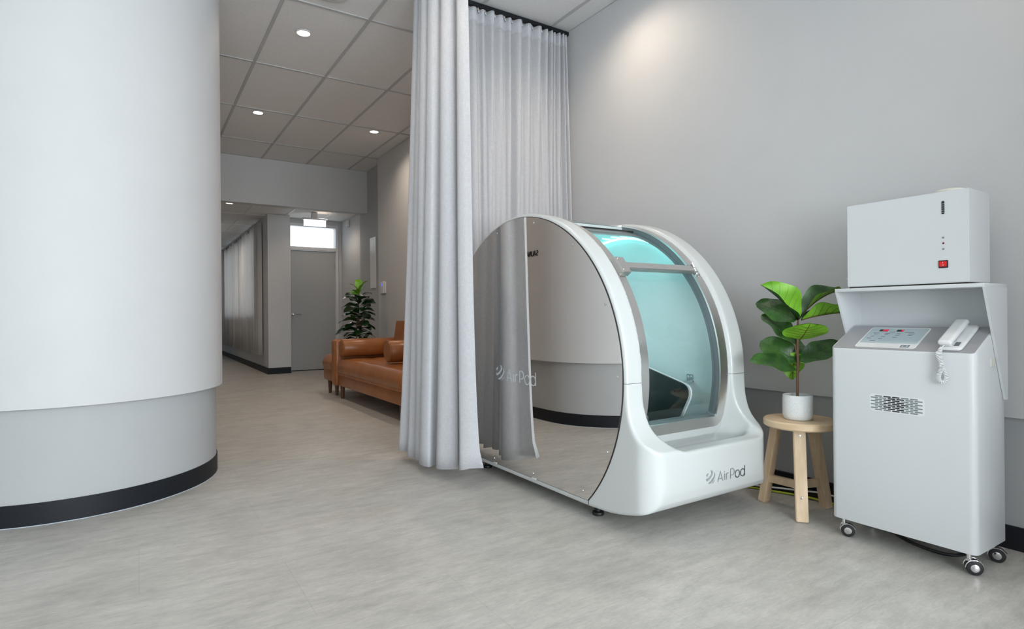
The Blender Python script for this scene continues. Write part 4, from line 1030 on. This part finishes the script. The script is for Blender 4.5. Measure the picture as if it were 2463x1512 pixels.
quads = []
for ax in range(3):
    o1 = [0, 0, 0]; o1[ax] = 1
    sh = [ny, nz, nx]; sh[ax] -= 1
    a = ins[:sh[0], :sh[1], :sh[2]]; b = ins[o1[0]:o1[0]+sh[0], o1[1]:o1[1]+sh[1], o1[2]:o1[2]+sh[2]]
    E_ = np.argwhere(a != b); inside_first = a[tuple(E_.T)]
    u_, v_ = (ax+1) % 3, (ax+2) % 3
    ok = (E_[:, u_] > 0) & (E_[:, v_] > 0) & (E_[:, u_] < act.shape[u_]) & (E_[:, v_] < act.shape[v_])
    E_ = E_[ok]; inside_first = inside_first[ok]
    def g_(du, dv):
        q = E_.copy(); q[:, u_] -= du; q[:, v_] -= dv; return idx[q[:, 0], q[:, 1], q[:, 2]]
    Q = np.stack([g_(1, 1), g_(0, 1), g_(0, 0), g_(1, 0)], 1)
    Q = np.where(inside_first[:, None], Q, Q[:, ::-1]); quads.append(Q)
Q = np.concatenate(quads); Q = Q[(Q >= 0).all(1)]
me = bpy.data.meshes.new('shell')
co = np.stack([px, py, pz], 1)-np.array([2.09, YC, 0])
# axis order (y,z,x) is an even permutation of (x,y,z)
me.vertices.add(len(co)); me.vertices.foreach_set('co', co.astype(np.float32).ravel())
me.loops.add(len(Q)*4); me.loops.foreach_set('vertex_index', Q.astype(np.int32).ravel())
me.polygons.add(len(Q)); me.polygons.foreach_set('loop_start', np.arange(0, len(Q)*4, 4, dtype=np.int32)); me.polygons.foreach_set('loop_total', np.full(len(Q), 4, np.int32))
me.update(calc_edges=True); me.validate()
me.polygons.foreach_set('use_smooth', [True]*len(me.polygons)); me.set_sharp_from_angle(angle=R(50)); me.materials.append(M_['shell'])
sh_o = bpy.data.objects.new('shell', me); C.objects.link(sh_o); sh_o.parent = pod
print('shell quads', len(Q))

# cylinder patch helper: radius band between r0..r1, x0..x1, angles a0..a1 (0 = front, 90 = top)
def cyl_pt(x, a, r_): return Vector((x, YC-r_*math.cos(R(a)), ZC+r_*math.sin(R(a))))
def patch(bm, x0, x1, a0, a1, r0, r1, n=None, mi=0):
    n = n or max(2, int(abs(a1-a0)/2.5))
    rings = []
    for k in range(n+1):
        a = a0+(a1-a0)*k/n
        rings.append([bm.verts.new(cyl_pt(x, a, r_)) for x, r_ in ((x0, r0), (x1, r0), (x1, r1), (x0, r1))])
    for A, B in zip(rings, rings[1:]):
        for k in range(4): f = bm.faces.new([A[k], A[(k+1) % 4], B[(k+1) % 4], B[k]]); f.material_index = mi
    bm.faces.new(rings[0][::-1]); bm.faces.new(rings[-1])
# stainless door frame: rounded rectangle ring wrapped on the drum
def wrapped_ring(bm, xo0, xo1, ao0, ao1, ro, xi0, xi1, ai0, ai1, ri, r0, r1, n=8):
    def loop(x0, x1, a0, a1, rad):
        k = 180/PI/0.785; s0, s1 = a0/k, a1/k
        P = []
        L_ = rrect(x0, x1, s0, s1, rad, n)
        out = []
        for i in range(len(L_)):
            p, q = L_[i], L_[(i+1) % len(L_)]
            out.append(p); d = math.hypot(p[0]-q[0], p[1]-q[1])
            if i % (n+1) == n:
                m = 30
                for j in range(1, m): out.append((p[0]+(q[0]-p[0])*j/m, p[1]+(q[1]-p[1])*j/m))
        return [(p[0], p[1]*k) for p in out]
    A = loop(xo0, xo1, ao0, ao1, ro); B = loop(xi0, xi1, ai0, ai1, ri); N = len(A)
    q = [[bm.verts.new(cyl_pt(p[0], p[1], r_)) for p in L_] for L_, r_ in ((A, r0), (A, r1), (B, r1), (B, r0))]
    for a in range(4):
        b = (a+1) % 4
        for i in range(N): bm.faces.new([q[a][i], q[a][(i+1) % N], q[b][(i+1) % N], q[b][i]])
bm = nb(); wrapped_ring(bm, 1.790, 2.364, -19.5, 84, 0.045, 1.838, 2.312, -15.6, 80.5, 0.010, 0.781, 0.7895); finish('door_frame', bm, 'steel', pod, angle=35)
bm = nb(); wrapped_ring(bm, 1.826, 2.320, -18.5, 82.5, 0.012, 1.836, 2.314, -15.8, 80.7, 0.010, 0.738, 0.7805); finish('door_gasket', bm, 'lining', pod, angle=35)
bm = nb(); wrapped_ring(bm, 1.782, 2.372, -22.4, 86, 0.050, 1.792, 2.362, -19.3, 83.8, 0.043, 0.770, 0.788); finish('door_surround', bm, 'shell', pod, angle=35)
bm = nb(); wrapped_ring(bm, 1.7805, 2.3735, -22.55, 86.1, 0.051, 1.7818, 2.3722, -22.38, 86.0, 0.050, 0.770, 0.7855); finish('joint_line', bm, 'gap', pod, smooth=False)
bm = nb(); patch(bm, 1.79, 2.364, 84.2, 150, 0.770, 0.7895, 30); finish('rear_steel_cover', bm, 'steel', pod, angle=35)
bm = nb(); patch(bm, 1.842, 2.308, -15.4, 73, 0.7605, 0.7645, 48); gl = finish('door_glass', bm, 'acrylic', pod)
bm = nb(); patch(bm, 1.838, 2.312, 73.0, 74.6, 0.757, 0.768, 3); finish('glass_edge_seal', bm, 'gap', gl, smooth=False)
# cross bar and latches
bm = nb(); a = 37.8
def bar(bm, x0, x1, ac, half, r0, r1): 
    q = [[bm.verts.new(cyl_pt(x, ac+s*half, r_)) for s, r_ in ((-1, r0), (1, r0), (1, r1), (-1, r1))] for x in (x0, x1)]
    fs = [bm.faces.new(q[0][::-1]), bm.faces.new(q[1])]+[bm.faces.new([q[0][k], q[0][(k+1) % 4], q[1][(k+1) % 4], q[1][k]]) for k in range(4)]
    bmesh.ops.recalc_face_normals(bm, faces=fs)
    bmesh.ops.bevel(bm, geom=list({e for f in fs for e in f.edges}), offset=0.003, segments=2, affect='EDGES')
bar(bm, 1.83, 2.30, a, 1.35, 0.789, 0.815); finish('cross_bar', bm, 'steel', pod, angle=35)
bm = nb(); bar(bm, 1.800, 1.852, a-0.2, 3.2, 0.788, 0.822); 
lt = finish('latch_block', bm, 'steel', pod, angle=35)
bm = nb()
for s in (-2.2, 2.2):
    p = cyl_pt(1.812, a+s, 0.822); ax = (p-Vector((1.812, YC, ZC))).normalized(); lathe(bm, [(0.0042, -0.001), (0.0042, 0.001), (0.003, 0.0025), (0, 0.003)], p, 12, ax)
finish('screw', bm, 'chrome', lt)
bm = nb(); bar(bm, 2.292, 2.330, a+0.6, 2.0, 0.788, 0.806)
for k, s in enumerate((-2.6, -1.2, 0.6)):
    tube(bm, [cyl_pt(2.300, a+s, 0.803), cyl_pt(2.326, a+s+0.2, 0.806)], 0.0065, 10)
tube(bm, [cyl_pt(2.318, a-3.0, 0.800), cyl_pt(2.322, a+2.6, 0.812)], 0.004, 8)
finish('hinge_bracket', bm, 'chrome', pod)
# mirror panel with dark reveal, chord at the bottom
def disc_outline(r_, zc, n=90):
    a0 = math.degrees(math.asin((zc-ZC)/r_))
    return [(YC-r_*math.cos(R(a0+(180-2*a0)*k/n)), ZC+r_*math.sin(R(a0+(180-2*a0)*k/n))) for k in range(n+1)]
bm = nb(); prism(bm, disc_outline(0.7875, 0.0865), 'x', PX0-0.0012, PX0+0.003); finish('mirror_reveal', bm, 'gap', pod, smooth=False)
bm = nb(); prism(bm, disc_outline(0.7845, 0.0895), 'x', PX0-0.0045, PX0-0.0014); mi = finish('mirror_panel', bm, 'mirror', pod, smooth=False); mi['label'] = 'tinted mirror side panel'
def scr(y, z, r_=0.0055):
    bm = nb(); lathe(bm, [(r_, 0), (r_, 0.001), (r_*0.7, 0.0028), (0, 0.0034)], (PX0-0.0045, y, z), 14, (-1, 0, 0)); finish('screw', bm, 'chrome', mi)
for a in (25, 52, 78, 105, 132, 155, 1, 180-25): scr(YC-0.757*math.cos(R(a)), ZC+0.757*math.sin(R(a)))
for (y, z) in ((2.03, 0.125), (2.42, 0.115), (2.80, 0.115), (1.865, 0.33)): scr(y, z, 0.0045)
bm = nb(); airpod_logo(bm, (PX0-0.0046, 2.775, 0.562), (0, -1, 0), (0, 0, 1), 0.0625, 0.0004, (0, 0)); finish('lettering', bm, 'frost', mi, smooth=False)
bm = nb()
for y in (2.42, 2.80): box(bm, PX0-0.007, PX0-0.0046, y-0.025, y+0.012, 0.083, 0.094, 0.001, 1)
finish('retaining_clip', bm, 'shell', pod)
bm = nb(); box(bm, PX0-0.0006, PX0+0.001, 1.9965, 1.9985, 0.067, 0.0865); finish('joint_line', bm, 'gap', pod, smooth=False)
bm = nb(); airpod_logo(bm, (2.008, 1.6096, 0.198), (1, 0, 0), (0, 0, 1), 0.0425, 0.0003, (0, 1)); finish('lettering', bm, ['silver', 'darksilver'], pod, smooth=False)
# feet
for (x, y) in ((1.775, 2.03), (1.775, 3.03), (2.40, 2.03), (2.40, 3.03)):
    bm = nb(); lathe(bm, [(0, 0), (0.026, 0), (0.028, 0.006), (0.026, 0.014), (0.014, 0.018), (0.014, 0.026), (0.019, 0.028), (0.019, 0.034), (0.008, 0.036), (0.008, 0.078), (0, 0.078)], (x, y, 0), 24)
    finish('levelling_foot', bm, 'rubber', pod)
# interior
bm = nb(); lathe(bm, [(0, 0), (0.705, 0), (0.705, 0.006), (0, 0.006)], (2.425, YC, ZC), 96, (1, 0, 0)); ip = finish('interior_side_panel', bm, 'panel_in', pod, angle=30)
bm = nb(); patch(bm, 2.316, 2.4345, -25, 205, 0.738, 0.746, 90); patch(bm, 1.7305, 1.826, -25, 205, 0.738, 0.746, 90)
finish('interior_rim', bm, 'lining', pod, angle=35)
bm = nb(); patch(bm, 1.745, 2.42, 82, 195, 0.730, 0.737, 60); finish('interior_ceiling', bm, 'ceil_in', pod, angle=35)
bm = nb(); box(bm, 1.7305, 2.4345, 1.905, 3.20, 0.2005, 0.215); finish('interior_floor', bm, 'lining', pod, smooth=False)
bm = nb(); tube(bm, [cyl_pt(2.412, k, 0.722) for k in range(42, 150, 3)], 0.007, 8); finish('led_strip', bm, 'led', pod)
bm = nb(); tube(bm, [cyl_pt(1.750, k, 0.722) for k in range(42, 150, 3)], 0.007, 8); finish('led_strip', bm, 'led', pod)
bm = nb()
for k in range(70, 118, 6): 
    p = cyl_pt(2.36, k, 0.727); tube(bm, [p+Vector((-0.03, 0, 0)), p+Vector((0.03, 0, 0))], 0.0035, 6)
finish('led_bar', bm, 'led', pod)
for (x, a, e) in ((2.33, 62, 0.2), (2.28, 88, 0.26), (1.86, 75, 0.25)):
    l = bpy.data.lights.new('pod_led', 'POINT'); l.energy = e; l.color = (0.12, 0.95, 0.93); l.shadow_soft_size = 0.05
    o = bpy.data.objects.new('pod_led', l); C.objects.link(o); o.location = cyl_pt(x, a, 0.66)
l = bpy.data.lights.new('pod_interior_fill', 'POINT'); l.energy = 2.5; l.color = (0.84, 0.98, 1.0); l.shadow_soft_size = 0.15  # added white fill lamp to lighten the side panel, no fitting here
o = bpy.data.objects.new('pod_interior_fill', l); C.objects.link(o); o.location = (1.95, 2.35, 0.85)
# smoked panel, bracket, seat inside
bm = nb(); pp = [(1.962, 0.395), (1.905, 0.505), (1.899, 0.525), (1.899, 0.545), (1.906, 0.560), (1.918, 0.571), (1.940, 0.580), (2.15, 0.634), (2.50, 0.725), (2.55, 0.70), (2.55, 0.30), (2.02, 0.30)]
prism(bm, pp, 'x', 2.236, 2.244, 0.0015, 1); sp = finish('smoked_panel', bm, 'smoke', pod); sp['label'] = 'dark smoked acrylic panel'
bm = nb(); prism(bm, [(p[0]-0.006 if p[0] < 2.3 else p[0], p[1]-0.002) for p in pp], 'x', 2.252, 2.262, 0.001, 1); finish('panel_backing', bm, 'plastic', pod)
bm = nb(); lathe(bm, [(0.0, 0.040), (0.008, 0.038), (0.009, 0.022), (0.005, 0.020), (0.005, 0.004), (0.012, 0.002), (0.012, -0.002), (0, -0.002)], (2.236, 1.945, 0.543), 16, (-1, 0, 0)); finish('knob', bm, 'rubber', sp)
bm = nb(); box(bm, 2.27, 2.425, 2.020, 2.058, 0.565, 0.571); box(bm, 2.262, 2.270, 2.020, 2.058, 0.520, 0.571); box(bm, 2.419, 2.425, 2.020, 2.058, 0.565, 0.603)
for y in (2.029, 2.049): lathe(bm, [(0.005, 0), (0.005, 0.002), (0, 0.004)], (2.419, y, 0.590), 10, (-1, 0, 0))
finish('bracket', bm, 'chrome', pod, smooth=False)
bm = nb(); box(bm, 1.78, 2.02, 1.93, 2.30, 0.216, 0.455, 0.03, 4); 
box(bm, 1.84, 2.20, 2.35, 2.90, 0.216, 0.46, 0.04, 4)
st_ = finish('seat_cushion', bm, 'cushion', pod)
bm = nb(); prism(bm, [(2.88, 0.42), (3.02, 0.95), (3.10, 0.93), (3.00, 0.30)], 'x', 1.84, 2.20, 0.03, 4); finish('seat_back', bm, 'cushion', pod)

# ================================================================== CURTAIN AROUND THE POD
# rail: from the right wall, round the corner, then forward on the left of the pod
rail = thing('curtain_rail', 'black ceiling curtain rail running around the pod', 'curtain rail', (2.1, 3.53, CZ))
bm = nb()
rp = [(2.815, 3.53), (1.62, 3.53)] + [(1.62-0.20*math.sin(R(k)), 3.33+0.20*math.cos(R(k))) for k in range(15, 91, 15)] + [(1.42, 1.6)]
for a, b in zip(rp, rp[1:]):
    a = Vector((*a, 0)); b = Vector((*b, 0)); d = (b-a).normalized(); n_ = Vector((-d.y, d.x, 0))*0.014; a = a-d*0.004; b = b+d*0.004
    q = [bm.verts.new(p+s*n_+Vector((0, 0, z))) for p in (a, b) for s, z in ((-1, CZ-0.030), (1, CZ-0.030), (1, CZ-0.003), (-1, CZ-0.003))]
    for f in ((3, 2, 1, 0), (4, 5, 6, 7), (0, 1, 5, 4), (1, 2, 6, 5), (2, 3, 7, 6), (3, 0, 4, 7)): bm.faces.new([q[i] for i in f])
finish('track', bm, 'black', rail, smooth=False)

# back curtain, gathered towards the wall
bx = [1.62, 1.67, 1.72, 1.78, 1.85, 1.936, 2.022, 2.078, 2.154, 2.241, 2.298, 2.392, 2.481, 2.568, 2.623, 2.659, 2.691, 2.733, 2.757, 2.790]
tops = pleats([(x, 3.545) for x in bx], 0.050, (0, -1), 0.25, 3)
tx = np.interp(np.linspace(0, 1, 20), np.linspace(0, 1, 20), bx)
bb = [1.625, 1.68, 1.74, 1.80, 1.88, 1.95, 2.05, 2.11, 2.19, 2.26, 2.34, 2.42, 2.50, 2.58, 2.625, 2.665, 2.70, 2.735, 2.765, 2.803]
bots = pleats([(x, 3.56-0.10*smoothstep(2.55, 2.80, x)) for x in bb], 0.075, (0, -1), 0.45, 8)
ct = thing('back_curtain', 'light grey linen curtain hanging behind the pod up to the right wall', 'curtain', (2.15, 3.53, 0.05), 'grey linen curtains around the pod')
cloth('cloth', bots, tops, 0.06, 3.055, 'curtain', ct, nu=520, nv=30, wav=0.004)
t2 = pleats([(x, 3.5435) for x in bx], 0.0515, (0, -1), 0.25, 3)
cloth('heading_tape', bots, tops, 0.06, 3.0555, 'tape', ct, nu=520, nv=3, wav=0.004, t0=0.968, t1=1.0, thick=0.0042)
for x in bx[1:-1]:
    bm = nb(); tube(bm, [(x, 3.53, CZ-0.031), (x, 3.53, CZ-0.044), (x+0.006, 3.526, CZ-0.056), (x+0.003, 3.52, CZ-0.066), (x-0.004, 3.522, CZ-0.06)], 0.0028, 6); finish('hook', bm, 'plastic', ct)

# front curtain, bunched on the left of the pod
bot = [(1.50, 3.43), (1.49, 3.50), (1.43, 3.535), (1.392, 3.49), (1.44, 3.44), (1.475, 3.42), (1.43, 3.40), (1.396, 3.36), (1.43, 3.31), (1.475, 3.29), (1.43, 3.27), (1.392, 3.235), (1.41, 3.18), (1.47, 3.185), (1.46, 3.14), (1.392, 3.165), (1.374, 3.11), (1.40, 3.055), (1.455, 3.09), (1.490, 3.07), (1.455, 3.03), (1.418, 3.00), (1.415, 2.955), (1.450, 2.905), (1.495, 2.885), (1.520, 2.93), (1.545, 2.955), (1.560, 2.90), (1.530, 2.835), (1.47, 2.80), (1.437, 2.755), (1.432, 2.722), (1.455, 2.690), (1.490, 2.655), (1.516, 2.630)]
top = [(1.52,3.42),(1.49,3.38),(1.460,3.33),(1.455,3.29),(1.48,3.275),(1.49,3.265),(1.46,3.25),(1.443,3.22),(1.44,3.20),(1.47,3.19),(1.44,3.17),(1.417,3.14),(1.43,3.10),(1.475,3.10),(1.46,3.07),(1.425,3.06),(1.425,3.02),(1.45,2.985),(1.485,2.99),(1.485,2.965),(1.455,2.95),(1.450,2.92),(1.47,2.895),(1.50,2.89),(1.545,2.905),(1.575,2.905),(1.582,2.885),(1.565,2.86),(1.52,2.848),(1.488,2.835),(1.480,2.815),(1.482,2.80),(1.49,2.785),(1.503,2.775),(1.516,2.765)]
def hem(u):
    return 0.0+0.028*math.sin(u*19)*0.3+0.062*float(np.clip((u-0.80)/0.16, 0, 1))
fc = thing('front_curtain', 'light grey linen curtain gathered in folds, its edge overlapping the mirrored pod side', 'curtain', (1.44, 3.1, 0.05), 'grey linen curtains around the pod')
cloth('cloth', bot, top, 0.058, 3.055, 'curtain', fc, nu=560, nv=36, zfun=hem, ease=lambda u: 0.85-0.5*float(np.clip((u-0.80)/0.12, 0, 1)), wav=0.004)
for k in range(9):
    y = 2.66+k*0.085; bm = nb(); tube(bm, [(1.42, y, CZ-0.031), (1.42, y, CZ-0.044), (1.426, y, CZ-0.056), (1.424, y+0.005, CZ-0.062)], 0.0028, 6); finish('hook', bm, 'plastic', fc)
bm = nb(); lathe(bm, [(0, 0.003), (0.012, 0.002), (0.013, 0), (0.012, -0.002), (0, -0.002)], (1.509, 2.648, 0.137), 18, (0.8, 0.6, 0)); finish('hem_weight', bm, 'tape', fc)
